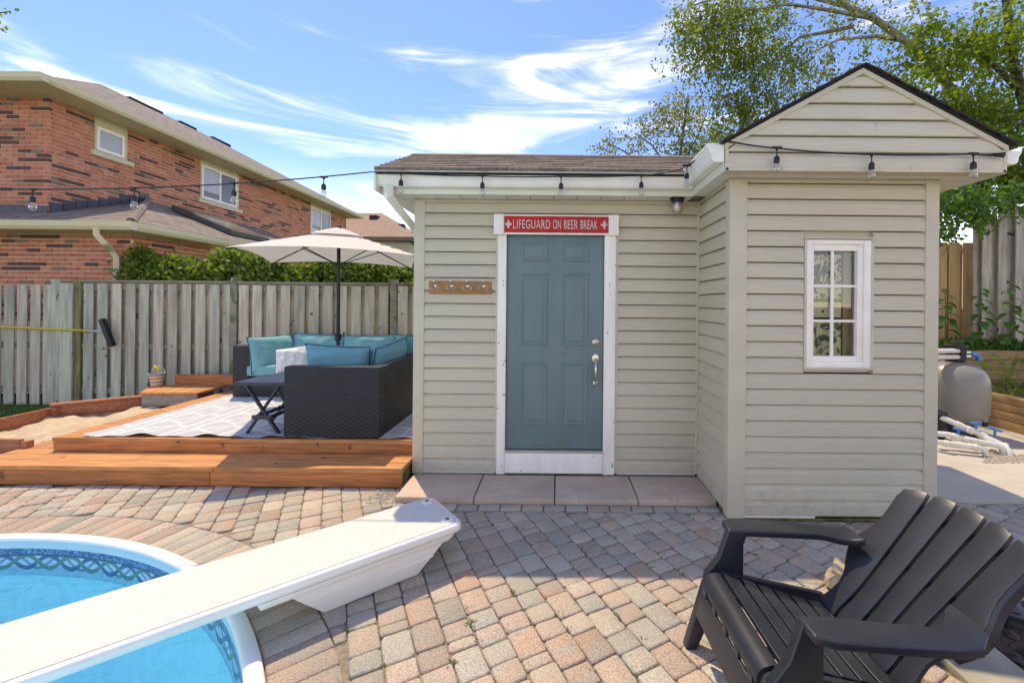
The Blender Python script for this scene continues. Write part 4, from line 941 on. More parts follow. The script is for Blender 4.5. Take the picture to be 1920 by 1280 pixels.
# ---------------------------------------------------------------- Adirondack chairs
m_res = PM('charcoal_resin', (.019,.022,.030), .36, .18, 9, big=.15, bump=.12, bdist=.0012, bscale=160, spots=(70,.72,(.05,.05,.05)))
def chair(name, label, loc, rz, group):
    ch = thing(name, label, 'chair', loc, group, rz, local=True)
    bev = lambda n_, mb, b=.006, seg=3: obj(n_, mb, m_res, ch, bevel=b, seg=seg)
    # seat: profile (x, z) from front roll to rear
    prof = [(-.445,.345),(-.372,.368),(-.298,.352),(-.226,.330),(-.154,.308),(-.082,.288),(-.010,.270),(.062,.256)]
    for i in range(len(prof)-1):
        (xa, za), (xb, zb2) = prof[i], prof[i+1]; g_ = .006 if i else .004
        L_ = math.hypot(xb-xa, zb2-za); ux, uz = (xb-xa)/L_, (zb2-za)/L_
        if i == 0:      # rolled front slat
            vs = []; arc = [(-.455,.300),(-.456,.325),(-.447,.346),(-.428,.361),(-.402,.367),(-.380,.365),(-.380,.347),(-.402,.349),(-.422,.344),(-.434,.332),(-.440,.315),(-.440,.300)]
            mb = MB().add([(x, y, z) for y in (-.245,.245) for x, z in arc], [(j,(j+1)%12,12+(j+1)%12,12+j) for j in range(12)]+[tuple(range(11,-1,-1)), tuple(range(12,24))])
            obj('seat_slat', mb, m_res, ch, smooth=True)
        else:
            a = Vector((xa+ux*g_,0,za+uz*g_-.009)); b_ = Vector((xb-ux*g_,0,zb2-uz*g_-.009)); mid = (a+b_)/2; hw = .245-.006*i
            wid = (b_-a).length
            bev('seat_slat', MB().bar(mid+Vector((0,-hw,0)), mid+Vector((0,hw,0)), wid, .018, up=(-uz,0,ux)), .005)
    for y in (-.13, .13): bev('seat_rib', MB().add(*[[(-.43,y-.012,.318),(.06,y-.012,.222),(.06,y+.012,.222),(-.43,y+.012,.318),(-.43,y-.012,.345),(.06,y-.012,.238),(.06,y+.012,.238),(-.43,y+.012,.345)], [(0,3,2,1),(4,5,6,7),(0,1,5,4),(1,2,6,5),(2,3,7,6),(3,0,4,7)]]), .002, 1)
    bev('front_apron', MB().add([(-.462,-.25,.285),(-.462,.25,.285),(-.485,.25,.175),(-.485,-.25,.175),(-.447,-.25,.285),(-.447,.25,.285),(-.470,.25,.175),(-.470,-.25,.175)], [(0,1,2,3),(7,6,5,4),(0,4,5,1),(1,5,6,2),(2,6,7,3),(3,7,4,0)]), .005)
    for k in range(5): bev('apron_tab', MB().box(-.461, -.447, -.225+k*.105, -.190+k*.105, .282, .312), .002, 1)
    # fanned back: local back-plane coords (u across, v up the slope)
    B0 = Vector((.075,0,.235)); bd = Vector((.66,0,.75)).normalized(); bn = Vector((-bd.z,0,bd.x))
    LT = .70
    def edge(e, v):       # e in [-1,1] across the back -> u at height v
        t = v/LT; hw = .205+.075*t+.030*math.exp(-((v-.02)/.10)**2)
        if abs(e) > .99: hw += .055*math.exp(-((v-.30)/.10)**2)-.012*math.exp(-((v-.10)/.08)**2)
        return e*hw
    def vtop(u): return LT-.75*u*u-.0
    for k in range(5):
        e0, e1 = -1+.4*k, -1+.4*(k+1); m_ = 16; vs = []; fs = []; g_ = .0065
        ring = []
        for j in range(m_+1):
            row = []
            for e, sg in ((e0, 1), ((e0+e1)/2, 0), (e1, -1)):
                u_ = edge(e, LT*.9*j/m_ if j < m_ else LT*.9)+sg*g_*(0 if abs(e) > .99 else 1)
                v_ = vtop(u_)*j/m_ if j else -.0
                if j >= m_-1 and sg: v_ -= (.006 if j == m_ else .001)
                u_ = edge(e, v_)+sg*g_*(0 if abs(e) > .99 else 1)+(sg*(.007 if j == m_ else .001) if j >= m_-1 else 0)
                cup = -.55*(u_*u_)*0+.35*u_*u_+.035*max(0, .22-v_)/.22*0
                row.append((u_, v_, cup))
            ring.append(row)
        for row in ring:
            for h_ in (0, -.020):
                for u_, v_, c_ in row: vs.append(B0+bd*v_+Vector((0,u_,0))+bn*(c_+h_))
        for j in range(m_):
            o_ = j*6
            for a, b_ in ((0,1),(1,2)): fs += [(o_+a,o_+b_,o_+6+b_,o_+6+a), (o_+3+b_,o_+3+a,o_+9+a,o_+9+b_)]
            fs += [(o_+3,o_+0,o_+6,o_+9), (o_+2,o_+5,o_+11,o_+8)]
        o_ = m_*6; fs += [(0,3,4,1),(1,4,5,2),(o_+1,o_+4,o_+3,o_),(o_+2,o_+5,o_+4,o_+1)]
        bev('back_slat', MB().add(vs, fs), .005, 2)
    for v_ in (.10, .36, .60):
        pts = [B0+bd*v_+Vector((0,edge(.9,v_)*t,0))+bn*(.35*(edge(.9,v_)*t)**2-.024) for t in np.linspace(-1,1,9)]
        mb = MB()
        for a, b_ in zip(pts[:-1], pts[1:]): mb.bar(a, b_, .035, .010, up=bn)
        obj('back_rail', mb, m_res, ch)
    for sg in (-1, 1):
        # armrest: plan outline (x, |y|), sloping down to the rear, curling into the back
        ins = [(-.330,.268),(-.250,.262),(-.05,.272),(.10,.278),(.130,.272),(.175,.250),(.215,.212),(.250,.195)]
        outp = [(.250,.300),(.238,.340),(.190,.374),(.12,.380),(-.10,.378),(-.27,.372),(-.328,.352)]
        pl = [(x, sg*y) for x, y in ins+outp]
        if sg < 0: pl = pl[::-1]
        if sg > 0: pl = pl[::-1]
        za = lambda x: .548-.045*max(0,(x+.30))/.6+ (.10*max(0,(x-.16)/.09)**1.5*.30)
        n_ = len(pl); vs = [(x, y, za(x)) for x, y in pl]+[(x, y, za(x)-.030) for x, y in pl]
        bev('armrest', MB().add(vs, [tuple(range(n_)), tuple(range(2*n_-1, n_-1, -1))]+[(i, (i+1)%n_, n_+(i+1)%n_, n_+i) for i in range(n_)]), .008)
        # arm post flaring down to the seat side
        y0, y1 = sg*.262, sg*.300
        q = [(-.330,.545),(-.240,.540),(-.262,.480),(-.262,.330),(-.280,.250),(-.440,.285),(-.432,.345),(-.372,.420)]
        vs = [(x, y0, z) for x, z in q]+[(x, y1, z) for x, z in q]; n_ = len(q)
        bev('arm_post', MB().add(vs, [tuple(range(n_)), tuple(range(2*n_-1,n_-1,-1))]+[(i,(i+1)%n_,n_+(i+1)%n_,n_+i) for i in range(n_)]), .006)
        q = [(-.440,.300),(-.345,.300),(-.470,.0),(-.520,.0)]
        vs = [(x, sg*(.255+(.30-z)*.05), z) for x, z in q]+[(x, sg*(.303+(.30-z)*.05), z) for x, z in q]
        bev('front_leg', MB().add(vs, [(0,1,2,3),(7,6,5,4),(0,4,5,1),(1,5,6,2),(2,6,7,3),(3,7,4,0)]), .005)
        q = [(-.40,.340),(-.36,.365),(.10,.262),(.33,.035),(.36,.0),(.25,.0),(.05,.175),(-.40,.275)]
        vs = [(x, sg*.246, z) for x, z in q]+[(x, sg*.272, z) for x, z in q]; n_ = len(q)
        bev('side_rail', MB().add(vs, [tuple(range(n_)), tuple(range(2*n_-1,n_-1,-1))]+[(i,(i+1)%n_,n_+(i+1)%n_,n_+i) for i in range(n_)]), .005)
        # flared flange joining armrest and outer back slat
        fl = []
        for v_ in np.linspace(.20, LT*.86, 10):
            c_ = B0+bd*v_+Vector((0, sg*edge(1, v_), 0))+bn*(.35*edge(1,v_)**2-.004); fl.append(c_)
        vs = []; 
        for c_ in fl: vs += [c_, c_+Vector((0,sg*.012,0))-bn*.006, c_+Vector((0,sg*.010,0))-bn*.042, c_-bn*.030]
        fs = [(4*i+j, 4*i+(j+1)%4, 4*i+4+(j+1)%4, 4*i+4+j) for i in range(len(fl)-1) for j in range(4)]+[(0,1,2,3), tuple(4*(len(fl)-1)+j for j in (3,2,1,0))]
        obj('back_flange', MB().add(vs, fs), m_res, ch, smooth=True)
    return ch
c1 = chair('adirondack_chair', 'charcoal plastic slatted garden chair facing the pool, seen whole', (1.115, 1.675, 0), R(1.5), 'charcoal garden chairs')
c2 = copy_tree(c1); c2.location = (1.235, .775, 0); c2.rotation_euler = (0, 0, R(3)); c2['label'] = 'second charcoal plastic garden chair, only an armrest showing at bottom edge'

# ---------------------------------------------------------------- garden bed corner
struct('soil', MB().add([(2.0,.6,.008),(5.6,.6,.012),(5.6,2.95,.012),(3.4,2.75,.012),(2.55,2.45,.012),(2.02,2.18,.008)], [(0,1,2,3,4,5)]), m_soil)
struct('garden_kerb', MB().prism([(1.70,.6),(1.985,.6),(1.995,2.12),(1.86,2.30),(1.70,2.30)], -.03, .022), PM('grey_kerb', (.33,.30,.24), .85, .15, 8, bump=.3, bdist=.002, bscale=70), bevel=.006)
m_flag = PM('flagstone', (.50,.43,.33), .9, .12, 6, bump=.4, bdist=.006, bscale=12)
for pts in ([(2.02,2.16),(2.50,2.27),(2.62,2.52),(2.12,2.42)], [(2.54,2.28),(3.1,2.45),(3.25,2.8),(2.66,2.54)], [(3.15,2.48),(3.9,2.6),(3.95,3.0),(3.3,2.82)]):
    struct('flagstone', MB().prism(pts, -.02, .03+.004*random.random()), m_flag, bevel=.008)
m_rock = PM('sandstone', (.46,.36,.24), .9, .22, 9, bump=.9, bdist=.03, bscale=12, spots=(22,.62,(.24,.17,.10)))
bm = bmesh.new(); bmesh.ops.create_icosphere(bm, subdivisions=3, radius=1)
for v in bm.verts:
    c_ = v.co; k_ = 1+.16*math.sin(3.1*c_.x+1.3)*math.sin(2.7*c_.y+.4)+.10*math.sin(6*c_.z+4*c_.x)
    c_ = Vector([math.copysign(abs(t)**.62, t) for t in c_])*k_; v.co = (c_.x*.145, c_.y*.10, c_.z*.072+.045)
me = bpy.data.meshes.new('edging_rock'); bm.to_mesh(me); bm.free(); me.materials.append(m_rock)
rk = obj('edging_rock', me, None, loc=(1.66, 2.36, 0)); rk.rotation_euler = (0, R(6), R(-28)); tag(rk, 'rough tan boulder behind the garden chair at patio edge', 'rock')
sol = thing('solar_light', 'dark square solar spotlight on stake in the garden soil', 'garden light', (2.20, 2.085, 0))
obj('head', MB().bar((2.135,2.10,.115), (2.27,2.07,.085), .115, .03, up=(-.2,-.35,1)), m_dkm, sol, bevel=.006)
obj('solar_panel', MB().bar((2.15,2.094,.132), (2.235,2.074,.114), .085, .003, up=(-.2,-.35,1)), PM('solar_cell', (.075,.03,.035), .2, .1, 20), sol)
obj('stake', MB().tube([(2.205,2.085,0), (2.205,2.085,.09)], .014, 8), m_dkm, sol)
# clods, stones and seedlings on the soil
mb = MB()
for i in range(420):
    x, y = 2.02+random.random()*1.5, 1.3+random.random()*1.1
    s_ = random.choice((.008,.012,.02,.028)); t0 = random.random()*6
    vs = [(x+s_*math.cos(t0+t), y+s_*math.sin(t0+t), .012+s_*.3*random.random()) for t in (0,1.2,2.5,3.7,5)]
    mb.add(vs+[(x,y,.015+s_*.8)], [(k,(k+1)%5,5) for k in range(5)])
tag(obj('soil_clods', mb, [m_soil]), 'loose dark clods scattered over the garden soil', 'soil', kind='stuff')

# weeds in the paving joints
mb = MB(); rw = random.Random(12)
for i in range(46):
    q = G(rw.uniform(600,1500), rw.uniform(960,1270), -.008)
    u0 = round((q.x*edir[0]+q.y*edir[1])/CW-.5)*CW+CW*.5; v0 = q.x*cdir[0]+q.y*cdir[1]
    x, y = edir[0]*u0+cdir[0]*v0, edir[1]*u0+cdir[1]*v0
    if (Vector((x, y))-PC).length < RING or y > 3.2: continue
    for k in range(rw.randint(3,9)):
        a = rw.uniform(0,6.28); l_ = rw.uniform(.008,.024); xx, yy = x+rw.uniform(-.012,.012), y+rw.uniform(-.012,.012)
        mb.add([(xx-.003*math.sin(a),yy+.003*math.cos(a),-.01),(xx+.003*math.sin(a),yy-.003*math.cos(a),-.01),(xx+l_*math.cos(a)+.004*math.sin(a),yy+l_*math.sin(a),-.01+l_*.8),(xx+l_*math.cos(a)*1.4,yy+l_*math.sin(a)*1.4,-.006+l_*.6)], [(0,1,2),(0,2,3)])
tag(obj('joint_weeds', mb, leaf_mat('joint_weed', (.06,.12,.015), (.16,.20,.04), .3)), 'tiny green weeds sprouting in the paving joints', 'weeds', kind='stuff')

# ---------------------------------------------------------------- leaves
def leaf_mesh(name, pts, size, mat, spread=1.0, droop=.3, aspect=.62, seed=1):
    r = np.random.default_rng(seed); N = len(pts); pts = np.asarray(pts, float)
    d = r.normal(size=(N,3)); d[:,2] -= droop; d /= np.linalg.norm(d, axis=1)[:,None]
    a = r.normal(size=(N,3)); sd = np.cross(d, a); sd /= np.linalg.norm(sd, axis=1)[:,None]
    nn = np.cross(d, sd); sz = size*r.uniform(.5,1.45,(N,1))
    v = np.empty((N,5,3)); v[:,0] = pts; v[:,1] = pts+d*sz*.45+sd*sz*aspect*.5+nn*sz*.08; v[:,2] = pts+d*sz; v[:,3] = pts+d*sz*.45-sd*sz*aspect*.5+nn*sz*.08; v[:,4] = pts+d*sz*.5
    me = bpy.data.meshes.new(name); me.vertices.add(N*4); vv = v[:,[0,1,2,3]].reshape(-1)
    me.vertices.foreach_set('co', vv); me.loops.add(N*4); me.loops.foreach_set('vertex_index', np.arange(N*4, dtype=np.int32))
    me.polygons.add(N); me.polygons.foreach_set('loop_start', np.arange(0, N*4, 4, dtype=np.int32)); me.polygons.foreach_set('loop_total', np.full(N, 4, dtype=np.int32))
    me.materials.append(mat); me.update(calc_edges=True); me.validate(); return me
m_birch = leaf_mat('birch_leaf', (.10,.15,.025), (.28,.34,.07), .5)
m_maple = leaf_mat('maple_leaf', (.09,.16,.02), (.26,.34,.05), .5)
m_cedarl = leaf_mat('cedar_leaf', (.06,.12,.02), (.26,.35,.07), .4)
m_weed = leaf_mat('weed_leaf', (.045,.13,.022), (.12,.25,.04), .35)
m_bark = PM('birch_bark', (.30,.27,.22), .9, .35, 6, (1,1,4), .5, .01, spots=(9,.6,(.07,.06,.05)))
m_twig = PM('twig_bark', (.085,.065,.05), .9, .3, 10)

# ---------------------------------------------------------------- fence along the back
FYY = 6.47
m_fence = PM('weathered_fence', (.51,.455,.35), .9, .26, 1.3, (14,14,1.2), .35, .003, big=.18, spots=(9,.68,(.13,.105,.08)), rnd=.16)
m_fence2 = PM('weathered_fence_green', (.43,.43,.33), .9, .28, 1.3, (14,14,1.2), .35, .003, big=.2, spots=(9,.68,(.12,.11,.07)), rnd=.16)
m_fpost = PM('mossy_post', (.21,.20,.085), .9, .35, 2, (10,10,1.5), .3, .003)
m_frail = PM('fence_rail', (.27,.25,.185), .9, .3, 2, (1.5,12,12), .3, .003, spots=(5,.6,(.15,.16,.07)))
def FX_(px, Y=FYY): return (px-CX)/FPX*Y
def panel(label, x0, x1, ztop, zbot, spec, rail=True, post=True, mats=(m_fence, m_fence2)):
    f = thing('wooden_fence', label, 'fence', ((x0+x1)/2, FYY, zbot), 'weathered back fence panels')
    if post: obj('post', MB().box(x1-.05, x1+.045, FYY-.035, FYY+.06, zbot-.05, ztop+.085), spec.get('post', m_frail), f, bevel=.005)
    if rail:
        obj('top_cap', MB().box(x0+.05, x1-.052, FYY-.05, FYY+.05, ztop, ztop+.03), m_frail, f, bevel=.004)
        obj('top_rail', MB().box(x0+.05, x1-.052, FYY-.010, FYY+.026, ztop-.12, ztop-.003), m_frail, f)
    else: obj('top_rail', MB().box(x0, x1-.052, FYY-.010, FYY+.026, ztop-.28, ztop-.19), m_frail, f)
    obj('bottom_rail', MB().box(x0+.05, x1-.052, FYY-.010, FYY+.026, zbot+.18, zbot+.27), m_frail, f)
    obj('mid_rail', MB().box(x0+.05, x1-.052, FYY-.008, FYY+.024, zbot+.85, zbot+.94), m_frail, f)
    pitch = spec['pitch']; x = x0+spec.get('off', .09); rf = random.Random(int(x0*100))
    while x < x1-.10:
        w_ = .145*rf.uniform(.96,1.03); e = min(x+w_, x1-.055); tp = ztop-.018 if rail else ztop-rf.uniform(0,.02)
        mb = MB().add(*[[(x,FYY-.032,zbot),(e,FYY-.032,zbot),(e,FYY-.013,zbot),(x,FYY-.013,zbot),(x+rf.uniform(-.006,.006),FYY-.032,tp),(e+rf.uniform(-.006,.006),FYY-.032,tp),(e,FYY-.013,tp),(x,FYY-.013,tp)], [(0,3,2,1),(4,5,6,7),(0,1,5,4),(1,2,6,5),(2,3,7,6),(3,0,4,7)]])
        obj('picket', mb, rf.choice(mats), f, bevel=.003, seg=1)
        xb = x+pitch/2
        if spec.get('back', True) and xb+w_ < x1: obj('picket', MB().box(xb, xb+w_*.97, FYY+.028, FYY+.046, zbot+.02, tp-.05), rf.choice(mats), f)
        x += pitch
    return f
zt0 = CAM_Z+(568-543-7)*FYY/FPX; ztp = 1.82; zb0 = -.04
panel('open picket fence panel at far left behind the lawn', FX_(-110), FX_(150), 1.775, zb0, dict(pitch=.198, off=.0, back=False, post=m_fpost), rail=False)
panel('weathered fence panel left of the sofa, behind sandbox and bucket', FX_(148), FX_(441), ztp, zb0, dict(pitch=.212, off=.10))
panel('weathered fence panel directly behind the sofa and umbrella pole', FX_(439), FX_(739), ztp-.005, zb0, dict(pitch=.212, off=.09), mats=(m_fence,))
panel('weathered fence panel beside the shed corner, partly hidden by shed', FX_(737), FX_(1000), ztp, zb0, dict(pitch=.212, off=.09), mats=(m_fence,))
ex = thing('fence_post_boards', 'pair of overlapping taller boards at the fence joint on left', 'fence', (FX_(115), FYY-.05, zb0))
for a, b, zt_ in ((104,121,1.86),(121,144,1.80)): obj('picket', MB().box(FX_(a), FX_(b), FYY-.062, FYY-.040, zb0, zt_), m_fence2, ex, bevel=.003)
# brush pole hung on the fence
m_yel = PM('yellow_pole', (.60,.42,.04), .4, .12, 8, big=.1)
pole = thing('pool_brush', 'yellow telescopic pole with black brush head hung on fence', 'pool brush', P(100,617,6.36))
obj('pole', MB().tube([P(-140,606,6.38), P(168,620,6.38)], .018, 10), m_yel, pole, smooth=True)
obj('tip', MB().tube([P(166,620,6.38), P(196,621.5,6.37)], .014, 10), PM('grey_pole', (.42,.50,.50), .35), pole, smooth=True)
obj('brush_head', MB().bar(P(191,598,6.36), P(211,649,6.35), .06, .075, up=(0,-1,.2)), m_black, pole, bevel=.01)

# lawn strip
N = 9000; gx = RNG.uniform(-9.5,-5.9,N); gy = RNG.uniform(4.4,6.42,N); h_ = RNG.uniform(.03,.085,N); t_ = RNG.uniform(0,6.28,N)
keep = [not inside((a,b), [(x*1.01-.0, y) for x, y in sb]) for a, b in zip(gx, gy)]
mb = MB()
for a, b, h1, t1, k_ in zip(gx, gy, h_, t_, keep):
    if k_: mb.add([(a-.004*math.cos(t1),b-.004*math.sin(t1),-.05),(a+.004*math.cos(t1),b+.004*math.sin(t1),-.05),(a+.025*math.sin(t1),b+.02*math.cos(t1),-.05+h1)], [(0,1,2)])
tag(obj('grass', mb, leaf_mat('grass_blade', (.04,.13,.012), (.10,.24,.03), .3)), 'short green grass along the foot of the left fence', 'grass', kind='stuff')

# ---------------------------------------------------------------- brick house
def brick_cols():
    cs = [(.58,.215,.125),(.53,.18,.105),(.61,.245,.15),(.15,.062,.052),(.27,.165,.11)]
    return [PM('brick_'+n, c, .9, .14, 8, bump=.3, bdist=.003, bscale=60, big=.06) for n, c in zip(('orange','red','salmon','plum','umber'), cs)]
m_bricks = brick_cols(); m_mortar = PM('mortar', (.86,.66,.50), .95, .08, 20)
m_cream = PM('cream_metal', (.68,.60,.38), .5, .05, 5); m_creamd = PM('cream_panel', (.64,.56,.36), .6, .05, 5)
def shingle_mat(name, c1, c2, ax):
    m, nt, b, o = base_mat(name)
    bt = S(nt, 'ShaderNodeTexBrick'); bt.inputs['Scale'].default_value = 1; bt.inputs['Mortar Size'].default_value = .012; bt.inputs['Brick Width'].default_value = .34; bt.inputs['Row Height'].default_value = .085
    bt.offset = .5; s = XYZ(nt, POS(nt)); cb = S(nt, 'ShaderNodeCombineXYZ'); nt.links.new(s[0 if ax == 'x' else 1], cb.inputs[0]); nt.links.new(s[2], cb.inputs[1]); nt.links.new(cb.outputs[0], bt.inputs['Vector'])
    bt.inputs['Color1'].default_value = (*c1,1); bt.inputs['Color2'].default_value = (*c2,1); bt.inputs['Mortar'].default_value = (*[x*.35 for x in c1],1)
    nz = NOISE(nt, POS(nt), 9, 5, .7); nt.links.new(MIX(nt, 1, bt.outputs[0], RAMP(nt, nz, (.25,.75,.65,1.25)), 'MULTIPLY'), b.inputs['Base Color']); b.inputs['Roughness'].default_value = .95
    BUMP(nt, b, bt.outputs['Fac'], -.6, .02); return m
m_roof1y = shingle_mat('house_shingle', (.29,.24,.20), (.21,.17,.145), 'y'); m_roof1x = shingle_mat('house_shingle_front', (.30,.23,.195), (.22,.17,.145), 'x')
m_roof2 = shingle_mat('tan_shingle', (.46,.30,.20), (.38,.25,.165), 'x')
house = thing('brick_house', 'two storey red brick house with brown roof behind left fence', 'house', (-10, 9, 0))
BR = []          # bricks: (face axis, a0, a1, z, out position)
def brickwork(axis, fixed, a0, a1, z0, z1, holes=()):
    z = z0; r = 0; rb = random.Random(int(abs(fixed)*77))
    while z < z1-.02:
        a = a0-(.105 if r % 2 else 0)
        dark_run = 0
        while a < a1-.01:
            s_, e = max(a, a0), min(a+.198, a1); a += .211
            if e-s_ < .008: continue
            ok = True
            for h0, h1, hz0, hz1 in holes:
                if z+.033 > hz0 and z+.033 < hz1:
                    if s_ >= h0-.02 and e <= h1+.02: ok = False
                    elif s_ < h0 < e: e = h0
                    elif s_ < h1 < e: s_ = h1
            if not ok or e-s_ < .02: continue
            if dark_run: mi = 3 if rb.random() < .8 else 4; dark_run -= 1
            elif rb.random() < .11: mi = 3; dark_run = rb.choice((0,1,1,2))
            else: mi = rb.choices((0,1,2,4), (.40,.30,.22,.08))[0]
            BR.append((axis, fixed, s_, e, z, mi))
        z += .075; r += 1
HX, HY = -9.0, 7.5
EZ = 5.10
def hxz(px, py): 
    Y = HX*FPX/(px-CX); return Y, P(px, py, Y).z
wins = []
for (pl, pr, ptop, pbot, pcr) in ((177,229,236,281,237), (375,441,308,371,446), (581,617,387,431,619)):
    Ya, zt_ = hxz(pl, ptop); _, zb_w = hxz(pl, pbot); Yb = HX*FPX/(pr-CX); Yc = HX*FPX/(pcr-CX); wins.append((Ya, Yb, zb_w, zt_, Yc))
holes = [(a-.02, c, zb_w-.02, EZ+.1) for a, b, zb_w, zt_, c in wins]
brickwork('y', HX, HY+.060, 18.0, 1.5, EZ-.02, holes); brickwork('x', HY, -13.0, HX, 1.5, EZ-.02)
XX, XY = -7.03, 7.0; XEZ = 2.66
brickwork('x', XY, -12.0, XX, 1.2, XEZ-.04); brickwork('y', XX, XY+.060, 12.5, 1.2, XEZ-.04, [(8.6, 10.4, .5, XEZ)])
hw_ = obj('wall', MB().box(-16, HX-.012, HY+.012, 18.0, 0, EZ), m_mortar, house)
xw_ = obj('extension_wall', MB().box(-12, XX-.012, XY+.012, 12.5, 0, XEZ), m_mortar, house)
def brick_mb(mb, axis, fx, a, e, z, mi=0):
    if axis == 'y': mb.box(fx-.05, fx, a, e, z, z+.062, mi)
    else: mb.box(a, e, fx, fx+.05, z, z+.062, mi)
def bkey(b):
    axis, fx, a, e, z, mi = b; c_ = Vector((fx, (a+e)/2, z)) if axis == 'y' else Vector(((a+e)/2, fx, z))
    px = CX+FPX*c_.x/c_.y; py = CY-(c_.z-CAM_Z)*FPX/c_.y
    if px < -10 or py > 545 or py < 100: return 1e9
    if px > 255 and py > 470: return 1e9
    return c_.length+(0 if axis == 'x' else c_.y*.5)
BR.sort(key=bkey); cache = {}
for b in BR[:300]:
    axis, fx, a, e, z, mi = b; L_ = round(e-a, 3); key = (axis, L_, mi)
    if key not in cache:
        mb = MB(); brick_mb(mb, axis, 0, 0, L_, 0); cache[key] = mesh('brick', mb, m_bricks[mi])
    obj('brick', cache[key], None, hw_ if fx in (HX, HY) else xw_, loc=(fx, a, z) if axis == 'y' else (a, fx, z))
for own, par in (((HX, HY), hw_), ((XX, XY), xw_)):
    mb = MB()
    for axis, fx, a, e, z, mi in BR[300:]:
        if fx in own: brick_mb(mb, axis, fx, a, e, z, mi)
    tag(obj('bricks', mb, m_bricks, par), kind='stuff')
m_wglass = PM('dark_window_glass', (.10,.115,.12), .08, .3, .7, spec=.8); m_wlite = PM('bright_window_glass', (.42,.45,.46), .12, .15, .6)
for k, (a, b, z0, z1, c_) in enumerate(wins):
    obj('window_surround', MB().box(HX-.05, HX-.004, a-.02, c_, z0-.02, EZ), m_creamd, house)
    wd = obj('window', MB().box(HX-.003, HX+.03, a, b, z0, z0+.06).box(HX-.003, HX+.03, a, b, z1-.06, z1).box(HX-.003, HX+.03, a, a+.05, z0+.06, z1-.06).box(HX-.003, HX+.03, b-.05, b, z0+.06, z1-.06), m_white, house)
    if k: obj('mullion', MB().box(HX-.003, HX+.028, (a+b)/2-.03, (a+b)/2+.03, z0+.06, z1-.06), m_white, wd)
    obj('pane', MB().box(HX+.002, HX+.010, a+.05, b-.05, z0+.06, z1-.06), m_wlite if k == 0 else m_wglass, wd)
    if k: obj('blind', MB().box(HX+.0105, HX+.0115, a+.06, (a+b)/2-.03, z0+.25*(z1-z0), z1-.07), m_wlite, wd)
    sl2 = obj('sill', MB().box(HX-.02, HX+.045, a-.10, c_+.10, z0-.115, z0-.02), m_creamd, house)
# main roof, soffit, gutters
oe = .48; E0 = Vector((HX+oe, HY-oe, EZ+.02)); RX0 = -12.4; RY0 = 11.5; RZ_ = 7.35; FE = 18.35
mb = MB().add([(E0.x,E0.y,E0.z+.12),(E0.x,FE,E0.z+.12),(RX0,14.5,RZ_),(RX0,RY0,RZ_)], [(0,1,2,3)]); rf_ = obj('roof', mb, m_roof1y, house)
obj('front_slope', MB().add([(E0.x,E0.y,E0.z+.12),(RX0,RY0,RZ_),(-18,RY0,RZ_),(-18,E0.y,E0.z+.12)], [(0,1,2,3)]), m_roof1x, rf_)
obj('end_slope', MB().add([(E0.x,FE,E0.z+.12),(-18,FE,E0.z+.12),(RX0,14.5,RZ_)], [(0,1,2)]), m_roof1x, rf_)
for (ya, yb, t) in ((12.0,13.0,.965),(13.6,14.2,.965),(14.8,15.6,.95)):
    xm = E0.x+(RX0-E0.x)*t; zm = E0.z+.12+(RZ_-E0.z-.12)*t; obj('roof_vent', MB().box(xm-.10, xm+.16, ya, yb, zm-.12, zm-.01), m_shdark, rf_)
obj('soffit', MB().box(-18, E0.x-.02, E0.y+.02, FE-.02, EZ, EZ+.02), m_creamd, house)
obj('gutter', MB().ext([(0,0),(.08,0),(.11,.05),(.12,.13),(0,.13)], (E0.x-.01, E0.y), (E0.x-.01, FE), (1,0), EZ+.005), m_cream, house)
obj('gutter', MB().ext([(0,0),(.08,0),(.11,.05),(.12,.13),(0,.13)], (-18, E0.y), (E0.x+.10, E0.y), (0,-1), EZ+.005), m_cream, house)
# extension roof with hip and skylight
xe = .38; X0 = Vector((XX+xe, XY-xe, XEZ+.10)); hp = Vector((HX, 9.35, 3.72))
xr = obj('extension_roof', MB().add([tuple(X0), (X0.x, 12.9, X0.z), (HX, 12.9, 3.72), tuple(hp)], [(0,1,2,3)]), m_roof1y, house)
obj('front_slope', MB().add([tuple(X0), tuple(hp), (HX, 7.5, X0.z+(3.72-X0.z)*(7.5-X0.y)/(9.35-X0.y)), (-13, 7.5, X0.z+(3.72-X0.z)*(7.5-X0.y)/(9.35-X0.y)), (-13, X0.y, X0.z)], [(0,1,2,3,4)]), m_roof1x, xr)
mb = MB().tube([X0+Vector((0,0,.02)), hp+Vector((0,0,.03))], .06, 6); obj('hip_cap', mb, m_roof1x, xr)
m_lead = PM('lead_flashing', (.075,.08,.095), .6, .2, 6)
for k in range(9):
    y0 = 7.52+k*.2; zf = lambda y: X0.z+(3.72-X0.z)*(y-X0.y)/(9.35-X0.y)
    obj('step_flashing', MB().box(HX+.001, HX+.012, y0, y0+.21, zf(y0)-.02, zf(y0+.2)+.12), m_lead, xr)
obj('flashing', MB().box(-13, HX, HY-.012, HY-.002, zf(7.5)-.02, zf(7.5)+.12), m_lead, xr)
def onx(y, t): return Vector((X0.x+(HX-X0.x)*t, y, X0.z+(3.72-X0.z)*t+.02))
obj('skylight', MB().add([onx(9.3,.78), onx(10.5,.78), onx(10.5,.22), onx(9.3,.22)]+[onx(9.3,.78)+Vector((.03,0,.1)), onx(10.5,.78)+Vector((.03,0,.1)), onx(10.5,.22)+Vector((.03,0,.1)), onx(9.3,.22)+Vector((.03,0,.1))], [(4,5,6,7),(0,1,5,4),(1,2,6,5),(2,3,7,6),(3,0,4,7)]), PM('skylight_metal', (.07,.075,.06), .5), xr)
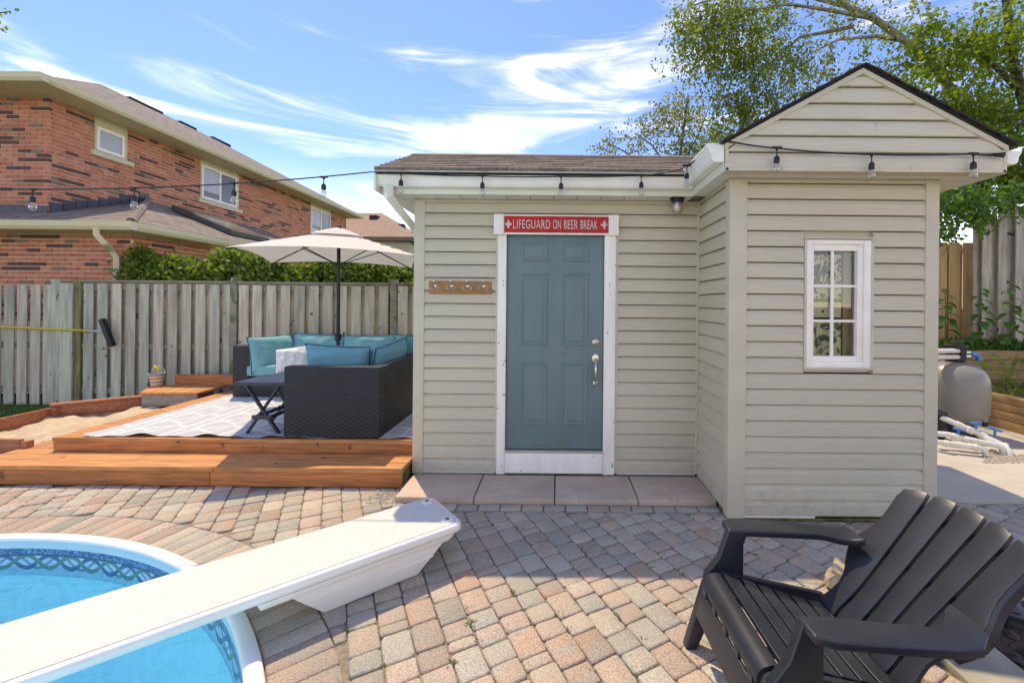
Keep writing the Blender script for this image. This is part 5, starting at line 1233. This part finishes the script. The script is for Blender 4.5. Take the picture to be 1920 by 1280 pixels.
obj('skylight_pane', MB().add([onx(9.38,.74)+Vector((.035,0,.108)), onx(10.42,.74)+Vector((.035,0,.108)), onx(10.42,.26)+Vector((.035,0,.108)), onx(9.38,.26)+Vector((.035,0,.108))], [(0,1,2,3)]), PM('skylight_glass', (.17,.19,.15), .15), xr)
obj('soffit', MB().box(-13, X0.x-.02, X0.y+.02, 12.8, XEZ-.03, XEZ-.01), m_creamd, house)
obj('gutter', MB().ext([(0,0),(.08,0),(.11,.05),(.12,.13),(0,.13)], (X0.x-.01, X0.y), (X0.x-.01, 12.9), (1,0), XEZ-.03), m_cream, house)
obj('gutter', MB().ext([(0,0),(.08,0),(.11,.05),(.12,.13),(0,.13)], (-13, X0.y), (X0.x+.10, X0.y), (0,-1), XEZ-.03), m_cream, house)
gxp = P(186,435,6.6).x; gx2 = P(220,470,6.95).x
obj('downspout', MB().tube([(gxp,6.56,2.66),(gxp,6.56,2.55),(gxp+.06,6.62,2.44),(gx2-.03,6.88,2.36),(gx2,6.95,2.24),(gx2,6.95,.3)], .055, 4), m_cream, house, bevel=.01)
obj('patio_door', MB().box(XX-.06, XX-.02, 8.62, 10.38, .5, XEZ-.06), m_creamd, house)
obj('trellis', MB().bar((XX+.02,7.25,1.4), (XX+.02,7.25,2.36), .04, .03, (0,1,0)).bar((XX+.02,7.1,2.28), (XX+.02,7.7,2.26), .03, .04), m_black, house)
# second house, far behind the umbrella
h2 = thing('distant_house', 'pale sided house with tan hip roof far behind umbrella', 'house', (-10, 27, 0))
W2 = PM('pale_siding', (.50,.44,.33), .7, .06, 3)
def h2p(px, py, Y): return P(px, py, Y)
Yh = 26.0; wl, wr = h2p(560,450,Yh).x, h2p(765,450,Yh).x; ze2 = h2p(700,446,Yh).z
obj('wall', MB().box(wl, wr, Yh, Yh+9, 0, ze2), W2, h2)
m_lapline = PM('pale_siding_lap', (.44,.39,.29), .7, .05, 3)
for k in range(14): obj('siding_course', MB().box(wr-.01, wr+.03, Yh+.05, Yh+8.9, ze2-.28*(k+1), ze2-.28*(k+1)+.25), W2, h2)
for k in range(14): obj('siding_course', MB().box(wl, wr+.02, Yh-.03, Yh, ze2-.28*(k+1), ze2-.28*(k+1)+.25), W2, h2)
e_ = .5; pk = h2p(716,402,Yh+4.5)
v4 = [(wl-e_,Yh-e_,ze2),(wr+e_,Yh-e_,ze2),(wr+e_,Yh+9+e_,ze2),(wl-e_,Yh+9+e_,ze2)]
r2 = obj('roof', MB().add(v4+[(pk.x, Yh+4.5, pk.z+.1), (pk.x-4.2, Yh+4.5, pk.z+.1)], [(0,1,4,5),(1,2,4),(2,3,5,4),(3,0,5)]), m_roof2, h2)
obj('fascia', MB().box(wl-e_, wr+e_, Yh-e_, Yh+9+e_, ze2-.22, ze2-.01), PM('brown_fascia', (.16,.12,.09), .7), h2)
for px, py in ((703,405),(752,421),(772,436)):
    q = h2p(px, py, Yh+3.2); obj('roof_vent', MB().box(q.x-.25, q.x+.25, Yh+2.9, Yh+3.4, q.z-.7, q.z), m_shdark, r2)

# ---------------------------------------------------------------- hedge
def blob_pts(n, x0, x1, y0, y1, z0, ztop, seed):
    r = np.random.default_rng(seed); x = r.uniform(x0, x1, n); t = r.random(n)
    top = ztop+.10*np.sin(x*3.1+seed)+.06*np.sin(x*7.7)+.04*r.normal(size=n)
    z = np.where(t < .35, top-np.abs(r.normal(0,.05,n)), z0+(top-z0)*r.random(n)**.7)
    yc = (y0+y1)/2; hw = (y1-y0)/2*np.sqrt(np.clip(1-((z-z0)/(top-z0+.05))**4, .08, 1))
    y = np.where(t < .35, yc+hw*r.uniform(-1,1,n), yc-hw*(1-.25*r.random(n)**2)+.05*r.normal(size=n))
    return np.stack([x, y, z], 1)
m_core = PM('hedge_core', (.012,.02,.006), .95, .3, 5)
for k, (pa_, pb_, pt, lab) in enumerate(((258,532,484,'clipped green cedar hedge behind fence, left of umbrella'), (528,660,492,'darker cedar hedge behind fence under the umbrella canopy'), (652,800,490,'green cedar hedge behind fence beside the shed corner'))):
    Yc = 7.15+.05*k; x0, x1 = (pa_-CX)/FPX*Yc, (pb_-CX)/FPX*Yc; zt_ = P((pa_+pb_)/2, pt, Yc).z
    hd = thing('cedar_hedge', lab, 'hedge', ((x0+x1)/2, Yc, 0), 'cedar hedges behind fence')
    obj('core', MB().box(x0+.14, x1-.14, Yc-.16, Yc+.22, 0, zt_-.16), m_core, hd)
    obj('trunk', MB().tube([((x0+x1)/2,Yc,0), ((x0+x1)/2,Yc,zt_-.3)], [.06,.03], 7), m_twig, hd)
    obj('foliage', leaf_mesh('foliage', blob_pts(int(9000*(x1-x0)/2.4), x0, x1, Yc-.35, Yc+.40, 1.1, zt_, 5+k), .075, m_cedarl, droop=.15, seed=k), None, hd)

# ---------------------------------------------------------------- trees
def twigs(centers, n, rad, length, droop, leaves, rng, jit=.05):
    pts = []; tw = []
    for c_, (rx, ry, rz), k_ in centers:
        subs = []
        for _ in range(max(4, int(k_*11))):
            d = rng.normal(size=3); d /= np.linalg.norm(d); subs.append(np.array(c_)+d*np.array([rx,ry,rz])*rng.random()**.4)
        for _ in range(int(k_*n)):
            st = subs[rng.integers(len(subs))]+rng.normal(0, .16*max(rx, rz)+.04, 3)
            dr = rng.normal(size=3); dr[2] *= .4; dr /= np.linalg.norm(dr)+1e-6; L_ = length*rng.uniform(.5,1.3); p = st.copy(); line_ = [p.copy()]
            m_ = leaves
            for i in range(m_):
                dr = dr+np.array([0,0,-droop/m_*2.2]); dr /= np.linalg.norm(dr); p = p+dr*L_/m_; pts.append(p+rng.normal(0,jit,3))
                if i % 4 == 3: line_.append(p.copy())
            tw.append(line_)
    return pts, tw
def tree(name, label, base, trunk, limbs, clusters, n, length, droop, nleaf, size, mat, seed, group, trad=.16, bark=m_bark, jit=.05):
    rng = np.random.default_rng(seed); t = thing(name, label, 'tree', base, group)
    obj('trunk', MB().tube(trunk, list(np.linspace(trad, trad*.45, len(trunk))), 10), bark, t, smooth=True)
    for l_ in limbs: obj('limb', MB().tube(l_, list(np.linspace(trad*.42, .012, len(l_))), 7), bark, t, smooth=True)
    pts, tw = twigs(clusters, n, 0, length, droop, nleaf, rng, jit)
    mb = MB()
    for l_ in tw[::2]: mb.tube(l_, [.006]+[.003]*(len(l_)-1), 3, False)
    cr = obj('crown', leaf_mesh('crown', pts, size, mat, droop=.8, seed=seed), None, t)
    tag(obj('twigs', mb, m_twig, cr), kind='stuff'); return t
def C(px, py, Y, rx, rz, k, ry=None):
    q = P(px, py, Y); s_ = Y/FPX; return ((q.x, q.y, q.z), (rx*s_, (ry if ry else (rx+rz)/2)*s_, rz*s_), k)
Yt = 9.0
trunk = [P(1935,600,Yt+.3), P(1880,330,Yt+.2), P(1800,190,Yt+.1), P(1757,132,Yt), P(1698,77,Yt-.1), P(1640,36,Yt-.2), P(1591,14,Yt-.2), P(1530,-40,Yt-.3)]
limbs = [[P(1640,36,Yt-.2), P(1560,20,Yt-.4), P(1480,8,Yt-.5), P(1400,20,Yt-.5), P(1330,50,Yt-.4)],
         [P(1591,14,Yt-.2), P(1500,-10,Yt), P(1400,-20,Yt+.3), P(1300,10,Yt+.4)],
         [P(1698,77,Yt-.1), P(1640,68,Yt-.5), P(1570,75,Yt-.6), P(1500,110,Yt-.7)],
         [P(1600,50,Yt), P(1500,70,Yt+.2), P(1420,140,Yt+.3), P(1390,240,Yt+.3)],
         [P(1757,132,Yt), P(1690,120,Yt-.4), P(1640,160,Yt-.6), P(1600,220,Yt-.5)],
         [P(1800,190,Yt+.1), P(1850,110,Yt), P(1880,20,Yt)]]
cl = [C(1325,50,Yt,70,60,1.0), C(1395,60,Yt,60,70,.9), C(1350,150,Yt,45,60,.8), C(1430,150,Yt,60,60,1.0), C(1390,240,Yt,60,60,1.2), C(1460,230,Yt,55,50,.8), C(1355,30,Yt,60,40,.6),
      C(1500,60,Yt,70,50,.45), C(1540,150,Yt,60,50,.55), C(1620,130,Yt,50,40,.25), C(1480,300,Yt,70,30,.6), C(1390,300,Yt,45,35,.7), C(1700,40,Yt,60,40,.25), C(1680,170,Yt,50,50,.45), C(1570,10,Yt,120,25,.5), C(1420,5,Yt,110,30,.8), C(1290,20,Yt,30,40,.35)]
tree('birch_tree', 'leaning birch tree with drooping leafy twigs behind the shed gable', (10.2,9.3,0), trunk, limbs, cl, 125, .70, 1.1, 17, .070, m_birch, 3, 'trees behind the shed', .105)
Y2 = 8.0
cl2 = [C(1850,60,Y2,80,70,1.2), C(1770,90,Y2,50,60,.8), C(1800,200,Y2,70,60,1.2), C(1890,180,Y2,60,80,1.4), C(1850,290,Y2,70,50,1.4), C(1760,230,Y2,50,40,.8), C(1910,330,Y2,50,60,1.2), C(1800,330,Y2,50,40,.9), C(1700,190,Y2,40,30,.4), C(1930,40,Y2,60,80,1)]
tree('maple_tree', 'dense yellow green leafy tree at right edge behind shed', (9.3,8.2,.6), [P(1990,560,Y2), P(1950,300,Y2), P(1900,120,Y2), P(1880,-60,Y2)],
     [[P(1950,300,Y2), P(1880,230,Y2), P(1790,210,Y2)], [P(1920,180,Y2), P(1840,100,Y2), P(1780,70,Y2)], [P(1960,360,Y2), P(1880,340,Y2), P(1800,340,Y2)]], cl2, 125, .50, .5, 13, .085, m_maple, 8, 'trees behind the shed', .12, m_twig, .08)
Y3 = 6.7
cl3 = [C(1790,385,Y3,45,30,1.2), C(1770,430,Y3,25,22,.7), C(1850,385,Y3,45,25,.9), C(1900,360,Y3,40,30,.9), C(1820,360,Y3,50,25,.9), C(1770,360,Y3,30,25,.8)]
tree('leaning_shrub', 'dark leafy branches hanging over the wooden fence beside shed', (7.5,7.6,1.0), [P(1935,560,7.6), P(1900,420,7.3), P(1860,370,7.0)],
     [[P(1860,370,7.0), P(1820,380,6.8), P(1780,410,6.7)]], cl3, 34, .30, .7, 9, .085, m_weed, 12, 'trees behind the shed', .05, m_twig, .05)
Y4 = 13.0
cl4 = [C(1290,210,Y4,40,40,.8), C(1240,240,Y4,45,35,.9), C(1310,260,Y4,40,35,.9), C(1180,268,Y4,45,20,.6), C(1135,272,Y4,18,18,.25), C(1265,285,Y4,60,20,.8), C(1255,190,Y4,20,18,.2)]
tree('sparse_tree', 'thin sparse tree top showing above the main shed roof', (P(1270,280,Y4).x,Y4,0), [P(1275,560,Y4), P(1270,330,Y4), P(1290,180,Y4)],
     [[P(1272,340,Y4), P(1220,270,Y4), P(1190,250,Y4)], [P(1272,330,Y4), P(1310,250,Y4), P(1330,200,Y4)], [P(1272,360,Y4), P(1180,290,Y4), P(1130,262,Y4)]], cl4, 75, .7, .3, 13, .085, leaf_mat('poplar_leaf', (.11,.14,.035), (.28,.29,.08), .5), 21, 'trees behind the shed', .06, m_twig, .09)
# twig tip at the top left corner
tw_ = thing('overhanging_twig', 'leafy twig tip poking in at the top left corner', 'branch', P(-40,20,5))
obj('stem', MB().tube([P(-60,10,5), P(-5,25,5), P(20,22,5)], .006, 5).tube([P(-40,12,5), P(0,55,5), P(12,62,5)], .005, 5), m_twig, tw_)
lp = [np.array(P(x, y, 5)) for x, y in ((5,20),(12,18),(20,22),(8,28),(0,24),(-5,20),(3,40),(6,52),(0,56),(12,48),(-8,48),(26,20),(30,26),(14,14))]
obj('leaves', leaf_mesh('leaves', lp, .06, m_birch, droop=.6, seed=4), None, tw_)

# ---------------------------------------------------------------- right side: concrete pad, retaining walls, filter
struct('concrete_pad', MB().add([(2.6,3.40,.012),(6.2,3.40,.012),(6.2,7.2,.012),(2.6,7.2,.012),(2.6,3.40,-.04),(6.2,3.40,-.04)], [(0,1,2,3),(4,5,1,0)]), m_concrete)
m_timb = PM('retaining_timber', (.34,.20,.085), .85, .25, 1.6, (2.2,2.2,22), .3, .003, spots=(6,.68,(.15,.085,.04)), rnd=.10)
lw_ = thing('retaining_wall', 'lower timber retaining wall right of the pool filter', 'retaining wall', (5.8,5.2,0))
uw_ = thing('retaining_wall', 'upper timber retaining wall with soil and weeds on top', 'retaining wall', (6.5,6.5,.4))
Z_ = [.012,.13,.245,.345,.44]
for k in range(4): obj('timber', MB().box(5.66, 5.78, 3.6, 6.44, Z_[k]+.002, Z_[k+1]-.004), m_timb, lw_, bevel=.006)
for k in range(4):
    z0, z1 = (.30,.46,.61,.76,.90)[k:k+2]; xs2 = 6.45+(k%2)*.5
    obj('timber', MB().box(3.0, xs2-.003, 6.46, 6.58, z0+.002, z1-.004), m_timb, uw_, bevel=.006); obj('timber', MB().box(xs2+.003, 9.0, 6.46, 6.58, z0+.002, z1-.004), m_timb, uw_, bevel=.006)
struct('soil', MB().box(5.79, 9.0, 3.6, 6.455, .0, .40), m_soil)
struct('soil', MB().add([(3.0,6.585,.86),(10,6.585,.86),(10,9.5,1.15),(3.0,9.5,1.15)], [(0,1,2,3)]), m_soil)
m_newf = PM('tan_fence', (.56,.34,.15), .85, .22, 1.4, (14,14,1.2), .3, .003, rnd=.12); m_oldf = PM('grey_fence', (.52,.45,.35), .9, .26, 1.4, (14,14,1.2), .35, .003, rnd=.14, spots=(7,.68,(.10,.085,.07)))
f1 = thing('wooden_fence', 'tan wooden fence panel behind the filter tank', 'fence', (6.6,7.4,.9)); Yf = 7.4
zt_ = P(1785,455,Yf).z
for x in np.arange(3.1, 6.2, .2): obj('picket', MB().box(x, x+.155, Yf-.03, Yf-.01, .5, zt_), m_newf, f1)
for a, b in ((1735,1752),(1753,1772),(1776,1796),(1803,1822)): obj('picket', MB().box((a-CX)/FPX*Yf, (b-CX)/FPX*Yf, Yf-.03, Yf-.01, .88, zt_), m_newf, f1, bevel=.003)
for a, b in ((1766,1782),(1792,1807)): obj('picket', MB().box((a-CX)/FPX*Yf, (b-CX)/FPX*Yf, Yf+.03, Yf+.05, .88, zt_-.02), m_newf, f1)
for z_ in (1.25, zt_-.18): obj('rail', MB().box(3.1, (1824-CX)/FPX*Yf, Yf-.009, Yf+.029, z_, z_+.09), m_newf, f1)
f2 = thing('wooden_fence', 'tall weathered grey fence panel at the right edge', 'fence', (7.4,7.0,.9)); Ya = 7.15
for i, (a, b, tp) in enumerate(((1823,1832,398),(1839,1860,402),(1869,1892,396),(1901,1924,390),(1934,1958,385),(1966,1990,381),(1999,2024,376),(2034,2060,371),(2070,2097,366),(2107,2135,361))):
    Yp = Ya-.10*i; obj('picket', MB().box((a-CX)/FPX*Yp, (b-CX)/FPX*Yp, Yp-.03, Yp-.008, .88, P(a, tp, Yp).z), m_oldf, f2, bevel=.003)
    if i: obj('picket', MB().box((pvb-7-CX)/FPX*(Yp+.10), (a+9-CX)/FPX*(Yp+.10), Yp+.10, Yp+.12, .88, P(a, tp+12, Yp).z), m_oldf, f2)
    pvb = b
for py in (428, 508, 590):
    q, q2 = P(1826, py, Ya+.02), P(2135, py-11, Ya-.88); obj('rail', MB().bar(q, q2, .035, .09), m_oldf, f2)
# filter
m_tank = PM('filter_tank', (.25,.225,.19), .38, .05, 3, big=.05); m_pvc = PM('white_pvc', (.74,.71,.62), .4, .06, 6, big=.1); m_blue = PM('blue_handle', (.03,.20,.50), .4, .1, 9)
Yk = 5.25; tcx = P(1790,700,Yk).x; tk = Vector((tcx, Yk, 0))
fil = thing('pool_filter', 'grey beige pool filter tank with black multiport valve on top', 'pool filter', tk)
obj('tank', MB().lathe(tk, [(.10,.15),(.22,.165),(.29,.215),(.318,.30),(.322,.45),(.322,.62),(.312,.70),(.28,.78),(.22,.845),(.13,.885),(.08,.895)], 36), m_tank, fil, smooth=True)
obj('base', MB().lathe(tk, [(.24,.012),(.24,.05),(.18,.10),(.17,.17)], 24), m_dkm, fil, smooth=True)
vb = obj('valve_body', MB().lathe(tk, [(.085,.89),(.105,.91),(.105,.945),(.085,.96),(.085,1.05),(.12,1.055),(.12,1.09),(.02,1.11)], 20).box(tcx-.03,tcx+.10,Yk-.12,Yk-.02,.94,1.05), m_black, fil, smooth=False)
obj('label', MB().box(tcx+.03,tcx+.085,Yk-.1225,Yk-.1205,.955,.985).box(tcx+.03,tcx+.085,Yk-.1225,Yk-.1205,1.005,1.03), m_white, vb)
obj('valve_handle', MB().bar((tcx-.1,Yk-.05,1.12), (tcx+.09,Yk-.03,1.15), .03, .02), m_black, vb, bevel=.004)
obj('blue_valve', MB().tube([(tcx+.10,Yk-.09,.985), (tcx+.17,Yk-.11,.985), (tcx+.185,Yk-.12,.92)], [.025,.032,.030], 10), m_blue, vb, smooth=True)
for z_ in (.955, 1.03): obj('pipe', MB().tube([(tcx-.02,Yk-.08,z_), (tcx-.45,Yk-.06,z_-.01)], .028, 10), m_pvc, fil, smooth=True)
obj('drain_plug', MB().lathe((tcx+.07,Yk-.31,.20), [(.001,-.03),(.03,-.02),(.03,.02),(.001,.03)], 10), m_black, fil)
pump = thing('pool_pump', 'black pool pump half hidden behind the shed corner', 'pump', (P(1762,790,4.95).x-.08, 4.95, 0)); pp = Vector(pump.location)
obj('basket', MB().lathe(pp, [(.11,.05),(.12,.10),(.115,.30),(.13,.31),(.13,.35),(.08,.37)], 18), m_black, pump, smooth=True); obj('foot', MB().box(pp.x-.14,pp.x+.12,4.82,5.1,.012,.05), m_dkm, pump)
pipes = thing('pvc_pipes', 'white plumbing pipes with blue valve handles on concrete pad', 'pipes', P(1850,850,4.5))
def pipe(pts, r=.030): return obj('pipe', MB().tube(pts, r, 12), m_pvc, pipes, smooth=True)
def W(px, py, Y): return P(px, py, Y)
pipe([W(1762,781,4.85), W(1792,794,4.78), W(1830,810,4.68), W(1862,826,4.60), W(1884,836,4.52), W(1893,848,4.46), W(1894,862,4.45)])
pipe([W(1748,812,4.70), W(1775,814,4.66), W(1808,822,4.60), W(1845,830,4.55), W(1868,834,4.52), W(1879,840,4.50), W(1881,852,4.50)])
pipe([W(1748,816,4.62), W(1756,828,4.58), W(1776,831,4.54), W(1830,838,4.46), W(1845,842,4.44), W(1849,854,4.43)])
pipe([W(1862,842,4.62), W(1862,858,4.60)]); pipe([W(1838,814,4.66), W(1852,824,4.60), W(1858,832,4.58)])
for (a, ya, b, yb_, Y_) in ((1792,794,1803,799,4.78),(1812,803,1824,808,4.72),(1836,813,1848,819,4.66),(1785,817,1796,820,4.64),(1806,822,1815,825,4.60),(1770,830,1778,832,4.54),(1826,838,1833,839,4.46),(1880,834,1887,838,4.54)):
    obj('coupling', MB().tube([W(a,ya,Y_), W(b,yb_,Y_-.02)], .038, 12), m_pvc, pipes, smooth=True)
for (a, ya, b, yb_, Y_) in ((1820,796,1840,795,4.70),(1788,806,1806,810,4.64),(1853,804,1878,812,4.64),(1744,808,1757,812,4.68)):
    obj('valve_handle', MB().bar(W(a,ya,Y_)+Vector((0,0,.02)), W(b,yb_,Y_-.02)+Vector((0,0,.02)), .03, .022).tube([(W(a,ya,Y_)+W(b,yb_,Y_))/2+Vector((0,0,-.05)), (W(a,ya,Y_)+W(b,yb_,Y_))/2+Vector((0,0,.02))], .012, 8), m_blue, pipes, bevel=.004)
mb = MB()
for i in range(260):
    q = G(1845+75*random.random(), 852+16*random.random(), .014); s_ = random.uniform(.008,.02); t0 = random.random()*6
    mb.add([(q.x+s_*math.cos(t0+t), q.y+s_*math.sin(t0+t), q.z) for t in (0,1.2,2.5,3.7,5)]+[(q.x,q.y,q.z+s_*.8)], [(k,(k+1)%5,5) for k in range(5)])
tag(obj('pebbles', mb, m_gravel), 'small pebbles around the pipes where they enter the ground', 'pebbles', kind='stuff')
# weeds, ground cover and fern on the terrace
def big_leaf(mb, c_, d, L_, wd, droop_=.25):
    d = Vector(d).normalized(); sd = d.cross(Vector((0,0,1))).normalized(); pr = [(0,.05),(.25,.8),(.5,1),(.75,.65),(1,.02)]
    vs = []
    for t, w_ in pr:
        p = c_+d*(L_*t)+Vector((0,0,-droop_*L_*t*t)); vs += [p-sd*wd*w_/2+Vector((0,0,.1*wd*w_)), p, p+sd*wd*w_/2+Vector((0,0,.1*wd*w_))]
    mb.add(vs, [f for k in range(4) for f in ((3*k,3*k+1,3*k+4,3*k+3),(3*k+1,3*k+2,3*k+5,3*k+4))])
m_stem = PM('green_stem', (.08,.13,.03), .7)
for px, pt, pb2, Y_, lab in ((1772,540,622,6.85,'tall leafy weed in front of tan fence by shed wall'), (1838,540,628,6.85,'tall leafy weed between the tan and grey fence panels'), (1894,533,632,6.75,'tall leafy weed in front of the grey fence at right edge')):
    b_ = P(px, pb2, Y_); t_ = P(px, pt, Y_); pl_ = thing('tall_weed', lab, 'plant', (b_.x, b_.y, .9), 'tall weeds on the terrace')
    obj('stem', MB().tube([(b_.x,b_.y,.9), b_.lerp(t_, .5)+Vector((.01,0,0)), t_], [.008,.006,.003], 6), m_stem, pl_)
    for k in range(13):
        tt = k/13; c_ = b_.lerp(t_, tt+.05); a = k*2.4+px; mb = MB(); big_leaf(mb, c_, (math.cos(a), math.sin(a)*.6-.45, .15), .24*(1-.45*tt), .16*(1-.4*tt), .75); obj('leaf', mb, m_weed, pl_, smooth=True)
pts = []
for i in range(2600): pts.append((random.uniform(4.9,8.6), 6.6+.55*random.random()**1.3, .87+.13*random.random()**1.5))
tag(obj('ground_cover', leaf_mesh('ground_cover', pts, .09, m_weed, droop=-.3, aspect=.8, seed=9), None), 'low leafy ground cover along the top of the upper retaining wall', 'ground cover', kind='stuff')
pts = [(random.uniform(5.85,8), random.uniform(5.0,6.4), .41+.05*random.random()) for i in range(1400)]
tag(obj('moss_cover', leaf_mesh('moss_cover', pts, .05, leaf_mat('moss_leaf', (.12,.17,.02), (.26,.28,.05), .3), droop=-.3, seed=10), None), 'yellow green moss and low growth on lower terrace', 'moss', kind='stuff')
fr0 = P(1890,708,6.1); fern = thing('fern', 'bright green fern frond on the lower terrace', 'fern', (fr0.x, 6.1, .42))
for k, (ex_, ez_) in enumerate(((-.50,.34),(-.30,.44),(.12,.36))):
    mb = MB(); spine = [Vector((fr0.x+ex_*t, 6.1-.08*t, .42+ez_*math.sin(t*1.9)/math.sin(1.9)*1.0)) for t in np.linspace(0,1,16)]
    mb.tube(spine, .004, 4, False)
    for i in range(2, 16):
        dd = (spine[i]-spine[i-1]).normalized(); L_ = .12*(1-((i-5)/12)**2*.8)
        for s_ in (-1, 1): big_leaf(mb, spine[i], dd*.5+Vector((0,s_*.6,s_*.5)), L_, .028)
    obj('frond', mb, leaf_mat('fern_leaf_%s' % 'abc'[k], (.14,.24,.02), (.22,.32,.05), .4), fern)
